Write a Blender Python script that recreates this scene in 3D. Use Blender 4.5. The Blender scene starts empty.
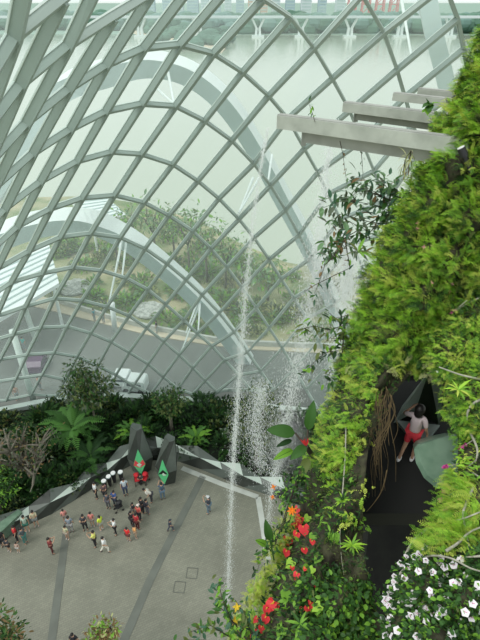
import bpy, math, random
import numpy as np
from mathutils import Vector, Matrix
R = math.radians
rng = np.random.default_rng(7)
random.seed(7)
scene = bpy.context.scene
C = scene.collection

# ------------------------------------------------------------------ camera, sky, sun, exposure
F, PITCH, H = 498.0, R(33), 27.0
cam = bpy.data.cameras.new('camera'); camo = bpy.data.objects.new('camera', cam); C.objects.link(camo)
cam.sensor_fit = 'VERTICAL'; cam.sensor_height = 24.0; cam.lens = 24.0*F/640
cam.clip_end = 5000; cam.clip_start = 0.1
camo.location = (0, 0, H); camo.rotation_euler = (R(90)-PITCH, 0, 0)
scene.camera = camo
world = bpy.data.worlds.new('sky'); scene.world = world; world.use_nodes = True
wn = world.node_tree; wn.nodes.clear()
wo = wn.nodes.new('ShaderNodeOutputWorld'); wb = wn.nodes.new('ShaderNodeBackground')
wb.inputs[0].default_value = (0.90, 0.97, 0.95, 1); wb.inputs[1].default_value = 1.08
wn.links.new(wb.outputs[0], wo.inputs[0])
sun = bpy.data.lights.new('sun', 'SUN'); sun.energy = 1.6; sun.angle = R(25); sun.color = (1, .98, .93)
suno = bpy.data.objects.new('sun', sun); C.objects.link(suno)
suno.rotation_euler = Vector((-0.55, -0.35, 1.0)).to_track_quat('Z', 'Y').to_euler()
suno.location = (-20, -10, 60)
scene.view_settings.view_transform = 'Standard'; scene.view_settings.look = 'None'
scene.view_settings.gamma = 1; scene.view_settings.exposure = 0.0

# ------------------------------------------------------------------ geometry of the view (used to take sizes off the photograph)
cp, sp_ = math.cos(PITCH), math.sin(PITCH)
def ray(x, y):
    a = (x-240)/F; b = (320-y)/F
    return Vector((a, cp+b*sp_, -sp_+b*cp))
def at(x, y, t): return ray(x, y)*t + Vector((0, 0, H))
def gnd(x, y, z=0.0):
    r = ray(x, y); return at(x, y, (z-H)/r.z)
def fwd(x, y, Y): r = ray(x, y); return at(x, y, Y/r.y)

# ------------------------------------------------------------------ materials
def mat(name, col, rough=.6, metal=0, noise=0, nscale=5, col2=None, bump=0, spec=.5, emit=0, trans=0):
    m = bpy.data.materials.new(name); m.use_nodes = True
    nt = m.node_tree; b = nt.nodes['Principled BSDF']
    b.inputs['Base Color'].default_value = (*col, 1); b.inputs['Roughness'].default_value = rough
    b.inputs['Metallic'].default_value = metal; b.inputs['Specular IOR Level'].default_value = spec
    if noise or bump or col2:
        tc = nt.nodes.new('ShaderNodeTexCoord'); n = nt.nodes.new('ShaderNodeTexNoise')
        n.inputs['Scale'].default_value = nscale; n.inputs['Detail'].default_value = 6
        nt.links.new(tc.outputs['Object'], n.inputs['Vector'])
        cr = nt.nodes.new('ShaderNodeValToRGB')
        c2 = col2 if col2 else tuple(max(0, c*(1-noise)) for c in col)
        cr.color_ramp.elements[0].color = (*c2, 1); cr.color_ramp.elements[1].color = (*col, 1)
        cr.color_ramp.elements[0].position = .38; cr.color_ramp.elements[1].position = .62
        nt.links.new(n.outputs['Fac'], cr.inputs[0]); nt.links.new(cr.outputs[0], b.inputs['Base Color'])
        if bump:
            bp = nt.nodes.new('ShaderNodeBump'); bp.inputs['Strength'].default_value = bump; bp.inputs['Distance'].default_value = .05
            nt.links.new(n.outputs['Fac'], bp.inputs['Height']); nt.links.new(bp.outputs[0], b.inputs['Normal'])
    if emit:
        b.inputs['Emission Color'].default_value = (*col, 1); b.inputs['Emission Strength'].default_value = emit
    return m
def leafmat(name, col, tr=.25):
    m = bpy.data.materials.new(name); m.use_nodes = True
    nt = m.node_tree; b = nt.nodes['Principled BSDF']; out = nt.nodes['Material Output']
    b.inputs['Base Color'].default_value = (*col, 1); b.inputs['Roughness'].default_value = .5; b.inputs['Specular IOR Level'].default_value = .3
    t = nt.nodes.new('ShaderNodeBsdfTranslucent'); t.inputs[0].default_value = (min(1, col[0]*1.2), min(1, col[1]*1.2), col[2]*.8, 1)
    mx = nt.nodes.new('ShaderNodeMixShader'); mx.inputs[0].default_value = tr
    nt.links.new(b.outputs[0], mx.inputs[1]); nt.links.new(t.outputs[0], mx.inputs[2]); nt.links.new(mx.outputs[0], out.inputs[0])
    return m
M = {}
M['steel'] = mat('painted_steel', (.33, .40, .365), .45, noise=.08, nscale=.6)
M['frame'] = mat('glazing_frame', (.62, .70, .66), .35)
M['white_steel'] = mat('white_steel', (.80, .86, .85), .35, noise=.05, nscale=.5)
M['grey_steel'] = mat('grey_blue_steel', (.50, .61, .60), .4, noise=.05, nscale=.5)
M['roof'] = mat('white_roof', (.78, .84, .84), .5)
M['concrete'] = mat('concrete', (.50, .52, .48), .8, noise=.15, nscale=1.5)
M['road'] = mat('asphalt', (.19, .205, .19), .9, noise=.12, nscale=.12)
M['kerb'] = mat('beige_path', (.62, .55, .42), .9, noise=.1, nscale=.4)
M['garden'] = mat('garden_soil', (.42, .38, .24), .95, nscale=.22, col2=(.16, .22, .09))
M['pebble'] = mat('pebbles', (.30, .32, .29), .9, nscale=3, col2=(.12, .14, .12))
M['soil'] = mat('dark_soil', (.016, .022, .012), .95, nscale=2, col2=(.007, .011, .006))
M['bark'] = mat('grey_bark', (.20, .18, .14), .9, noise=.4, nscale=9, bump=.4)
M['darkbark'] = mat('dark_bark', (.07, .055, .04), .9, noise=.4, nscale=9)
M['timber'] = mat('weathered_timber', (.46, .49, .44), .8, nscale=3, col2=(.34, .365, .325), bump=.2)
M['timber2'] = mat('weathered_timber_dark', (.38, .39, .36), .8, noise=.2, nscale=3)
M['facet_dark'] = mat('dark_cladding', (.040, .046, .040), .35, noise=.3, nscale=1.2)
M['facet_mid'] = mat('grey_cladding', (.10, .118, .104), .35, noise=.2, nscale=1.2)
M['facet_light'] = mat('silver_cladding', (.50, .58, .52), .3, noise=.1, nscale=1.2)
M['rock'] = mat('mossy_rock', (.060, .062, .030), .95, nscale=7, col2=(.024, .020, .013), bump=.8)
M['cave'] = mat('shade_black_rock', (.006, .007, .005), .95, nscale=4, col2=(.002, .002, .002))  # near-black: the darkness of the hollow is painted into the rock
M['black'] = mat('black', (.015, .015, .018), .5)
M['white'] = mat('white_plastic', (.8, .8, .8), .4)
M['green_tank'] = mat('green_plastic', (.17, .26, .19), .35, nscale=5, col2=(.12, .20, .14))
M['branch'] = mat('pale_branch', (.42, .41, .33), .8, noise=.3, nscale=20)
M['root'] = mat('brown_root', (.13, .09, .04), .9, noise=.4, nscale=15)
M['glassdark'] = mat('car_glass', (.03, .05, .06), .1)
M['rubber'] = mat('rubber', (.02, .02, .02), .8)
M['skin'] = mat('skin', (.50, .30, .20), .6)
M['hair'] = mat('black_hair', (.012, .010, .010), .5)
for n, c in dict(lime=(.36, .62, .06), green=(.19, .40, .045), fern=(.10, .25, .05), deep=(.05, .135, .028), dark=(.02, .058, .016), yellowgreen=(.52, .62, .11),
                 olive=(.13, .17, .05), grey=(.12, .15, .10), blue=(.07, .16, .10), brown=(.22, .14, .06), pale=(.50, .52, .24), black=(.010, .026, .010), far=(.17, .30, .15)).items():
    M['l_'+n] = leafmat('leaf_'+n, c, .25)
for n, c in dict(red=(.84, .055, .07), orange=(.85, .25, .02), yellow=(.85, .62, .06), magenta=(.65, .06, .35), white=(.88, .84, .90), pink=(.75, .35, .35)).items():
    M['p_'+n] = leafmat('petal_'+n, c, .15)
# curtain wall glass: mostly clear, outdoor haze put in as a white veil
gm = bpy.data.materials.new('haze_veil_glass'); gm.use_nodes = True; nt = gm.node_tree; nt.nodes.clear()
o_ = nt.nodes.new('ShaderNodeOutputMaterial'); tr = nt.nodes.new('ShaderNodeBsdfTransparent'); tr.inputs[0].default_value = (.90, .95, .93, 1)
tl = nt.nodes.new('ShaderNodeBsdfTranslucent'); tl.inputs[0].default_value = (.88, .97, .95, 1)
gl = nt.nodes.new('ShaderNodeBsdfGlossy'); gl.inputs['Roughness'].default_value = .05; gl.inputs[0].default_value = (.8, .9, .88, 1)
m1 = nt.nodes.new('ShaderNodeMixShader'); m1.inputs[0].default_value = .165
m2 = nt.nodes.new('ShaderNodeMixShader'); m2.inputs[0].default_value = .05
nt.links.new(tr.outputs[0], m1.inputs[1]); nt.links.new(tl.outputs[0], m1.inputs[2])
nt.links.new(m1.outputs[0], m2.inputs[1]); nt.links.new(gl.outputs[0], m2.inputs[2]); nt.links.new(m2.outputs[0], o_.inputs[0])
M['glass'] = gm
# river
wm = bpy.data.materials.new('river_water'); wm.use_nodes = True; nt = wm.node_tree; b = nt.nodes['Principled BSDF']
b.inputs['Base Color'].default_value = (.45, .495, .41, 1); b.inputs['Roughness'].default_value = .12
tc = nt.nodes.new('ShaderNodeTexCoord'); n = nt.nodes.new('ShaderNodeTexNoise'); n.inputs['Scale'].default_value = .5; n.inputs['Detail'].default_value = 4
bp = nt.nodes.new('ShaderNodeBump'); bp.inputs['Strength'].default_value = .2; bp.inputs['Distance'].default_value = .3
nt.links.new(tc.outputs['Object'], n.inputs['Vector']); nt.links.new(n.outputs['Fac'], bp.inputs['Height']); nt.links.new(bp.outputs[0], b.inputs['Normal'])
M['water'] = wm
# plaza paving: small setts
pm = bpy.data.materials.new('stone_paving'); pm.use_nodes = True; nt = pm.node_tree; b = nt.nodes['Principled BSDF']
b.inputs['Roughness'].default_value = .55
tc = nt.nodes.new('ShaderNodeTexCoord'); br = nt.nodes.new('ShaderNodeTexBrick'); mp = nt.nodes.new('ShaderNodeMapping')
mp.inputs['Rotation'].default_value = (0, 0, R(-25)); nt.links.new(tc.outputs['Object'], mp.inputs[0]); nt.links.new(mp.outputs[0], br.inputs['Vector'])
br.inputs['Scale'].default_value = 2.2; br.inputs['Mortar Size'].default_value = .02
br.inputs['Color1'].default_value = (.225, .224, .175, 1); br.inputs['Color2'].default_value = (.188, .19, .147, 1); br.inputs['Mortar'].default_value = (.15, .15, .125, 1)
n = nt.nodes.new('ShaderNodeTexNoise'); n.inputs['Scale'].default_value = .35; n.inputs['Detail'].default_value = 5
nt.links.new(tc.outputs['Object'], n.inputs['Vector'])
mr = nt.nodes.new('ShaderNodeMapRange'); mr.inputs[1].default_value = .3; mr.inputs[2].default_value = .7; mr.inputs[3].default_value = .78; mr.inputs[4].default_value = 1.15
nt.links.new(n.outputs['Fac'], mr.inputs[0])
vm = nt.nodes.new('ShaderNodeVectorMath'); vm.operation = 'SCALE'
nt.links.new(br.outputs['Color'], vm.inputs[0]); nt.links.new(mr.outputs[0], vm.inputs['Scale']); nt.links.new(vm.outputs[0], b.inputs['Base Color'])
M['paving'] = pm
M['band'] = mat('dark_paving', (.13, .14, .12), .6, noise=.2, nscale=1)
# water spray
sm = bpy.data.materials.new('spray'); sm.use_nodes = True; nt = sm.node_tree; nt.nodes.clear()
o_ = nt.nodes.new('ShaderNodeOutputMaterial'); tr = nt.nodes.new('ShaderNodeBsdfTransparent')
df = nt.nodes.new('ShaderNodeBsdfTranslucent'); df.inputs[0].default_value = (.95, .97, .97, 1); d2 = nt.nodes.new('ShaderNodeBsdfDiffuse'); d2.inputs[0].default_value = (.95, .97, .97, 1)
a1 = nt.nodes.new('ShaderNodeMixShader'); a1.inputs[0].default_value = .5; a2 = nt.nodes.new('ShaderNodeMixShader'); a2.inputs[0].default_value = .45
nt.links.new(df.outputs[0], a1.inputs[1]); nt.links.new(d2.outputs[0], a1.inputs[2]); nt.links.new(tr.outputs[0], a2.inputs[1]); nt.links.new(a1.outputs[0], a2.inputs[2]); nt.links.new(a2.outputs[0], o_.inputs[0])
M['spray'] = sm

# ------------------------------------------------------------------ helpers
def tag(o, label=None, cat=None, group=None, kind=None):
    if label: o['label'] = label
    if cat: o['category'] = cat
    if group: o['group'] = group
    if kind: o['kind'] = kind
    return o
def empty(name, loc=(0, 0, 0), rz=0):
    o = bpy.data.objects.new(name, None); C.objects.link(o); o.location = loc; o.rotation_euler = (0, 0, rz); o.empty_display_size = .2
    return o
class MB:
    def __init__(s): s.v = []; s.f = []; s.m = []; s.n = 0
    def add(s, V, Fs, mi=0):
        V = np.asarray(V, float); s.v.append(V)
        k = s.n
        for f in Fs: s.f.append([i+k for i in f])
        s.m += [mi]*len(Fs); s.n += len(V); return s
    def box(s, c, sx, sy, sz, rz=0, mi=0, mat3=None):
        c = np.array(c, float)
        V = np.array([[x, y, z] for x in (-.5, .5) for y in (-.5, .5) for z in (-.5, .5)])*[sx, sy, sz]
        if rz: V = V@np.array([[math.cos(rz), math.sin(rz), 0], [-math.sin(rz), math.cos(rz), 0], [0, 0, 1]])
        if mat3 is not None: V = V@np.array(mat3).T
        return s.add(V+c, [(0, 1, 3, 2), (4, 6, 7, 5), (0, 4, 5, 1), (2, 3, 7, 6), (0, 2, 6, 4), (1, 5, 7, 3)], mi)
    def bar(s, a, b, w, h, up=(0, 0, 1), mi=0):
        a = np.array(a, float); b = np.array(b, float); d = b-a; L = np.linalg.norm(d); d = d/L
        u = np.array(up, float); l = np.cross(u, d); l /= np.linalg.norm(l); u = np.cross(d, l)
        return s.box((a+b)/2, L, w, h, mi=mi, mat3=np.stack([d, l, u], 1))
    def tube(s, pts, rad, seg=7, mi=0, cap=True):
        P = [np.array(p, float) for p in pts]; n = len(P)
        rad = rad if hasattr(rad, '__len__') else [rad]*n
        V = []
        ref = np.array([.3, .2, .93])
        for i in range(n):
            d = P[min(i+1, n-1)]-P[max(i-1, 0)]; d = d/(np.linalg.norm(d)+1e-9)
            u = np.cross(d, ref)
            if np.linalg.norm(u) < .1: u = np.cross(d, [1, 0, 0])
            u /= np.linalg.norm(u); w = np.cross(d, u)
            for k in range(seg):
                a = 2*math.pi*k/seg; V.append(P[i]+rad[i]*(math.cos(a)*u+math.sin(a)*w))
        Fs = [(i*seg+k, i*seg+(k+1) % seg, (i+1)*seg+(k+1) % seg, (i+1)*seg+k) for i in range(n-1) for k in range(seg)]
        if cap: Fs += [tuple(range(seg))[::-1], tuple(range((n-1)*seg, n*seg))]
        return s.add(V, Fs, mi)
    def sphere(s, c, r, sx=1, sy=1, sz=1, nu=10, nv=7, mi=0, z0=-1):
        V = []; Fs = []
        for j in range(nv+1):
            ph = math.acos(z0)*(1-j/nv) if True else 0
            for i in range(nu):
                a = 2*math.pi*i/nu
                V.append([c[0]+r*sx*math.sin(ph)*math.cos(a), c[1]+r*sy*math.sin(ph)*math.sin(a), c[2]+r*sz*math.cos(ph)])
        for j in range(nv):
            for i in range(nu): Fs.append((j*nu+i, j*nu+(i+1) % nu, (j+1)*nu+(i+1) % nu, (j+1)*nu+i))
        return s.add(V, Fs, mi)
    def prism(s, poly, off, mi=0):
        n = len(poly); V = [list(p) for p in poly]+[list(Vector(p)+Vector(off)) for p in poly]
        Fs = [tuple(range(n)), tuple(range(2*n-1, n-1, -1))]+[(i, i+n, (i+1) % n+n, (i+1) % n) for i in range(n)]
        return s.add(V, Fs, mi)
    def build(s, name, mats, parent=None, smooth=False, origin=None):
        me = bpy.data.meshes.new(name)
        V = np.concatenate(s.v) if s.v else np.zeros((0, 3))
        if origin is not None: V = V-np.array(origin, float)
        me.from_pydata(V.tolist(), [], s.f)
        if not isinstance(mats, (list, tuple)): mats = [mats]
        for m in mats: me.materials.append(m)
        if len(mats) > 1: me.polygons.foreach_set('material_index', s.m)
        if smooth: me.polygons.foreach_set('use_smooth', [True]*len(me.polygons))
        me.update()
        o = bpy.data.objects.new(name, me); C.objects.link(o)
        if origin is not None: o.location = origin
        if parent is not None: o.parent = parent
        return o
def copy_tree(o, parent=None):
    c = o.copy(); C.objects.link(c); c.parent = parent
    for ch in list(o.children): copy_tree(ch, c)
    return c
def rotm(d, up, roll=0):
    d = np.array(d, float); d /= np.linalg.norm(d)+1e-9; up = np.array(up, float)
    l = np.cross(up, d)
    if np.linalg.norm(l) < 1e-3: l = np.cross([1, .1, 0], d)
    l /= np.linalg.norm(l); u = np.cross(d, l)
    if roll: l, u = l*math.cos(roll)+u*math.sin(roll), u*math.cos(roll)-l*math.sin(roll)
    return np.stack([d, l, u], 1)      # columns: along, side, up

# ------------------------------------------------------------------ leaf shapes (length 1 along x)
def leaf_t(w=.35, droop=.25, fold=.12):
    xs = [0, .25, .6, 1]; ws = [.02, .8, .85, .0]
    V = []; Fs = []
    for x, ww in zip(xs, ws):
        z = -droop*x*x
        V += [[x, -w/2*ww, z+fold*ww*w], [x, 0, z], [x, w/2*ww, z+fold*ww*w]]
    for i in range(3):
        k = i*3; Fs += [(k, k+1, k+4, k+3), (k+1, k+2, k+5, k+4)]
    return np.array(V), Fs
def frond_t(n=9, w=.38, droop=.5, arch=.25, tipw=.15, th=1.0):
    V = []; Fs = []
    def st(s): return np.array([s*(1-.12*droop*s), 0, arch*math.sin(s*math.pi*.6)-droop*s*s*.7])
    for i in range(n):
        s = .12+.86*i/(n-1); ww = w*(math.sin(min(1, s*1.25+.15)*math.pi)**.6*.5+tipw*.2) if s < .65 else w*.5*(1-(s-.65)/.42)
        ww = max(ww, .02); p = st(s); q = st(min(1, s+.05)); L = .85/n
        for sd in (-1, 1):
            k = len(V); tip = p+np.array([ww*.45, sd*ww, -ww*.25])
            V += [list(p-[L*.35*th, 0, 0]), list(p+(tip-p)*.55+[-L*.35*th, 0, .01]), list(tip), list(p+(tip-p)*.5+[L*.6*th, 0, 0]), list(p+[L*.5*th, 0, 0])]
            Fs.append((k, k+1, k+2, k+3, k+4))
    return np.array(V), Fs
LEAVES = [leaf_t(.42, .2), leaf_t(.32, .45), leaf_t(.5, .05)]
ROUND = [leaf_t(.8, .1, .05), leaf_t(.7, .25, .1)]
LONG = [leaf_t(.14, .5, .1), leaf_t(.1, .8, .1)]
FROND = [frond_t(9, .36, .4), frond_t(8, .42, .8), frond_t(10, .30, .2), frond_t(8, .5, .6, .35)]
FINE = [frond_t(11, .46, .5, .3, .1, .55), frond_t(10, .55, .85, .25, .1, .5), frond_t(12, .40, .3, .2, .1, .55)]
FROND_S = [frond_t(6, .5, .4), frond_t(6, .45, .8)]
def scatter(mb, T, pts, dirs, ups, sizes, mis):
    for p, d, u, s, m in zip(pts, dirs, ups, sizes, mis):
        V, Fs = T[random.randrange(len(T))]
        mb.add((V*s)@rotm(d, u, random.uniform(-.5, .5)).T+np.array(p), Fs, m)
def rdir(): v = rng.normal(size=3); return v/np.linalg.norm(v)

# ================================================================== SETTING: floor, river, land
def flat(name, pxs, z, th, m, kind='structure', **k):
    poly = [gnd(x, y, z) for x, y in pxs]
    o = MB().prism(poly, (0, 0, -th)).build(name, m); tag(o, kind=kind, **k); return o
o = MB().box((0, 1500, -1.3), 8000, 5000, .2).build('river', M['water']); tag(o, kind='structure')
land = [(-900, 150), (-200, 190), (0, 198), (90, 196), (150, 205), (200, 222), (240, 243), (285, 262), (350, 274), (900, 330)]
poly = [gnd(x, y, -.02) for x, y in land]+[Vector((300, -60, -.02)), Vector((-300, -60, -.02))]
o = MB().prism(poly, (0, 0, -3)).build('garden_ground', M['garden']); tag(o, kind='structure')
roadpx = [(-500, 300), (-60, 296), (30, 303), (75, 314), (110, 325), (150, 335), (213, 345), (250, 349), (330, 353), (700, 380)]
poly = [gnd(x, y, .0) for x, y in roadpx]+[Vector((160, 24, 0)), Vector((-160, 24, 0))]
o = MB().prism(poly, (0, 0, -.015)).build('road', M['road']); tag(o, kind='structure')
st = [(-500, 290), (-60, 288), (30, 293), (60, 301), (75, 306), (110, 317), (150, 327), (213, 339), (250, 343), (330, 346), (700, 370)]
poly = [gnd(x, y, .10) for x, y in st]+[gnd(x, y+(2 if x < 100 else 0), .10) for x, y in roadpx[::-1]]
o = MB().prism(poly, (0, 0, -.12)).build('garden_path', M['kerb']); tag(o, kind='structure')
# low white kerb rail at the path edge
mb = MB()
for a, b2 in zip(st[3:-1], st[4:]): mb.bar(gnd(*a, .35), gnd(*b2, .35), .25, .5)
tag(mb.build('garden_kerb_wall', M['concrete']), kind='structure')
# plaza floor
o = MB().prism([(-30, -6, .0), (12, -6, 0), (12, 24, 0), (-30, 24, 0)], (0, 0, -.3)).build('floor', M['paving']); o.location.z = .02; tag(o, kind='structure')
def strip(pts, w, name, m, z=.03):
    mb = MB(); P = [gnd(x, y, z) for x, y in pts]
    for a, b2 in zip(P[:-1], P[1:]): mb.bar(a, b2, w, .02)
    tag(mb.build(name, m), kind='structure')
strip([(68, 520), (64, 548), (57, 600), (49, 660)], .42, 'paving_band', M['band'])
strip([(203, 476), (175, 530), (150, 580), (122, 645), (110, 670)], .45, 'paving_band', M['band'])
strip([(182, 468), (222, 484), (258, 497), (262, 520), (268, 560)], .35, 'pale_paving_band', M['concrete'])
for cx, cy in ((192, 573), (179.5, 587)):
    mb = MB(); c = gnd(cx, cy, .04); w = .42
    for k in range(4):
        a = R(40)+k*math.pi/2; a2 = a+math.pi/2
        mb.bar(c+Vector((math.cos(a)*w, math.sin(a)*w, 0)), c+Vector((math.cos(a2)*w, math.sin(a2)*w, 0)), .03, .02)
    o = mb.build('drain_cover', M['band'], origin=tuple(c))
    tag(o, 'square access cover in the plaza paving, '+('farther' if cy < 580 else 'nearer')+' of the two', 'drain cover', 'access covers in the paving')

# ================================================================== GRIDSHELL of the glasshouse
N = {}
def row(r, k0, pts):
    for i, p in enumerate(pts): N[(k0+i, r)] = p
row(-2, -2, [(-10, 6), (40, -60)]); row(-2, 9, [(446, -14), (459, 20), (465, 50), (471, 82)])
row(-1, -2, [(-25, 115), (19, 41), (66, 3), (115, -42)]); row(-1, 8, [(363, -4), (384.5, 34), (398, 71), (406, 98), (414, 125), (422, 152)])
row(0, -1, [(-19, 146), (24, 88), (71, 49), (116, 20), (153, -3), (193, -12), (230, -10), (264, 1), (291, 19), (314.5, 49.5), (332.5, 80), (350, 112), (362, 142), (374, 172), (386, 202)])
row(1, -1, [(-50, 228), (-11, 170), (29, 126), (71, 92), (108, 68), (145, 51), (181, 47), (214, 55.5), (243, 74), (269, 97.5), (288, 120), (304.5, 150), (318, 174), (328, 195), (340, 220), (352, 245), (364, 272)])
row(2, 0, [(-39, 239), (-3, 190), (35, 156), (72, 132), (107, 114), (143, 106), (176, 108), (205, 122.5), (232, 142), (254, 165), (270.6, 186.6), (285.5, 211), (299, 236), (311, 259), (323, 281), (335, 305), (347, 329)])
row(3, 1, [(-28, 248), (7, 211), (42, 184), (78.5, 163.5), (112, 154), (142, 156), (173, 166), (198, 182.5), (219, 200), (239, 220.5), (254, 239), (269, 260.5), (281, 280), (293.6, 299), (306, 319), (318, 341), (330, 364)])
row(4, 1, [(-48, 296), (-15, 260), (19, 228.5), (51.5, 211), (83, 200), (115, 197), (144, 204), (169, 217), (192.6, 232.6), (211, 250), (227, 268.6), (242, 289), (256, 309), (269, 329), (282, 349), (294, 370)])
row(5, 2, [(-34, 298), (-2, 271), (30, 253), (61, 239), (91, 235), (120.5, 239), (145, 250), (167, 265), (186, 281), (202, 296), (219, 314), (234, 333), (247, 353), (260, 372), (273, 391)])
row(6, 3, [(-19, 306), (12, 284), (43, 275), (73, 269), (101.5, 272), (126, 279.5), (148, 291), (165.5, 305.5), (183.7, 321.5), (197, 334.5), (211.6, 347), (224, 361), (238, 376), (250, 391)])
row(7, 3, [(-33, 335), (-3, 318), (26, 308), (54.5, 300), (82, 302), (107, 308), (129, 317), (146.6, 329), (163.6, 342.6), (179, 356), (192.6, 369), (205, 381.6), (217, 393), (229, 404)])
row(8, 4, [(-17, 345), (13.5, 336), (40.6, 329), (67, 327.7), (90.7, 334.5), (111, 343), (129, 353.5), (148, 365), (163, 378), (178, 390), (191, 401)])
row(9, 4, [(-30, 370), (0, 361), (27, 356), (54, 354), (77, 358), (98, 367), (116, 376), (133, 387), (147, 398)])
row(10, 4, [(-42, 393), (-11, 384), (16, 380), (42, 376), (65, 381), (86, 386), (104, 393)])
row(11, 4, [(-24, 410), (5, 403), (31, 400), (53, 404)])
DQ = [3.2649, 0.4448, -0.0597, 0.0152, 0.3718, -0.2619, 0.0273, 0.0094, 0.1389, -0.1062]
def tdepth(k, r):
    k = (k-7)/9; r = (r-4)/7; s = 0; n = 0
    for i in range(4):
        for j in range(4-i): s += DQ[n]*k**i*r**j; n += 1
    return math.exp(s)
X = {kr: at(p[0], p[1], tdepth(*kr)) for kr, p in N.items()}
RINGZ = .55
# carry each line down to the ring beam
for kr in list(X):
    if X[kr].z < RINGZ+.35: del X[kr]
for k in range(3, 19):
    rs = [r for (kk, r) in X if kk == k]
    if not rs: continue
    r = max(rs); a = X[(k, r)]
    if a.z < 5.5 and (k, r-1) in X:
        d = a-X[(k, r-1)]
        while a.z > RINGZ+.2:
            nxt = a+d
            if nxt.z < RINGZ: nxt = a+d*((a.z-RINGZ)/(a.z-nxt.z))
            if (a-nxt).length > .3: r += 1; X[(k, r)] = nxt
            a = nxt
for r in range(-1, 10):      # the shell goes on past the frame
    kk = [k for (k, q) in X if q == r]
    if not kk: continue
    k = max(kk)
    if 0 <= r <= 4:
        for _ in range(4):
            nx = X[(k, r)]*2-X[(k-1, r)]
            if nx.z < RINGZ: break
            X[(k+1, r)] = nx; k += 1
    k = min(kk)
    for _ in range(2):
        nx = X[(k, r)]*2-X[(k+1, r)]
        if nx.z > H+3: break
        X[(k-1, r)] = nx; k -= 1
def normal(kr):
    k, r = kr
    du = (X.get((k+1, r), X[kr])-X.get((k-1, r), X[kr])); dv = (X.get((k, r+1), X[kr])-X.get((k, r-1), X[kr]))
    n = du.cross(dv)
    if n.length < 1e-6: return (Vector((0, 0, H))-X[kr]).normalized()
    n.normalize()
    if n.dot(Vector((0, 8, 6))-X[kr]) < 0: n = -n
    return n
NN = {kr: normal(kr) for kr in X}
shell = empty('wall_glasshouse', (0, 29, 0)); tag(shell, kind='structure')
def member(keys, name, w, dep, mi_m, o0=0.0):
    P = [X[k]-Vector((0, 29, 0)) for k in keys]; V = []
    for i, k in enumerate(keys):
        d = (P[min(i+1, len(P)-1)]-P[max(i-1, 0)]).normalized(); n = (NN[k]-d*NN[k].dot(d)).normalized(); s = d.cross(n)
        g_ = float(np.interp(tdepth(*k), [12, 20, 35], [.92, .86, .64]))
        for a, b2 in ((-1, o0), (1, o0), (1, o0+dep), (-1, o0+dep)): V.append(P[i]+s*(a*w*g_/2)+n*((b2-.27)*g_))
    Fs = [(i*4+j, i*4+(j+1) % 4, i*4+4+(j+1) % 4, i*4+4+j) for i in range(len(P)-1) for j in range(4)]
    Fs += [(3, 2, 1, 0), tuple(len(V)-4+q for q in range(4))]
    return V, Fs
ks = sorted({k for k, r in X}); rs_ = sorted({r for k, r in X})
def runs(seq):
    out = []; cur = []
    for s in seq:
        if s in X: cur.append(s)
        else:
            if len(cur) > 1: out.append(cur)
            cur = []
    if len(cur) > 1: out.append(cur)
    return out
for fam, lines in (('rafter', [[(k, r) for r in range(-3, 16)] for k in ks]), ('purlin', [[(k, r) for k in range(-4, 20)] for r in rs_])):
    for ln in lines:
        for keys in runs(ln):
            mb = MB(); V, Fs = member(keys, fam, .17 if fam == 'rafter' else .14, .34 if fam == 'rafter' else .27, 0); mb.add(V, Fs, 0)
            V, Fs = member(keys, fam, .23 if fam == 'rafter' else .19, .06, 0, -.05); mb.add(V, Fs, 1)
            mb.build(fam, [M['steel'], M['frame']], shell)
mb = MB(); off = Vector((0, 29, 0)); XG = X; X = {k_: X[k_]-NN[k_]*.26 for k_ in X}
for (k, r) in X:
    q = [(k, r), (k+1, r), (k+1, r+1), (k, r+1)]
    if all(z in X for z in q): mb.add([X[z]-off for z in q], [(0, 1, 2, 3)])
    elif all(z in X for z in q[:2]+q[3:]): mb.add([X[z]-off for z in (q[0], q[1], q[3])], [(0, 1, 2)])
    elif all(z in X for z in q[1:]) and False: pass
    if (k-1, r) in X and (k, r-1) in X and (k-1, r-1) not in X: mb.add([X[z]-off for z in ((k, r), (k-1, r), (k, r-1))], [(0, 1, 2)])
mb.build('glass', M['glass'], shell); X = XG
# ring beam and low wall
ring = [(-80, 424), (-40, 418), (0, 411), (40, 403), (81, 398), (130, 397), (200, 401), (240, 405), (300, 411), (360, 417), (430, 426)]
mb = MB(); P = [gnd(x, y, RINGZ) for x, y in ring]
for a, b2 in zip(P[:-1], P[1:]): mb.bar(a, b2, .5, .35)
mb.build('ring_beam', M['frame'], shell).matrix_parent_inverse = Matrix.Translation((0, -29, 0))
mb = MB()
for a, b2 in zip(P[:-1], P[1:]): mb.bar((a.x, a.y, .0), (b2.x, b2.y, .0), .4, .8)
tag(mb.build('wall_base', M['concrete']), kind='structure')
# planting bed soil
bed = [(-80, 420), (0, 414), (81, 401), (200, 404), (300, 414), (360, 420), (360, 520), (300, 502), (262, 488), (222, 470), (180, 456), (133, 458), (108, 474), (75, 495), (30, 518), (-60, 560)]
o = MB().prism([gnd(x, y, .35) for x, y in bed], (0, 0, -.33)).build('planting_bed', M['soil']); tag(o, kind='structure')

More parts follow.
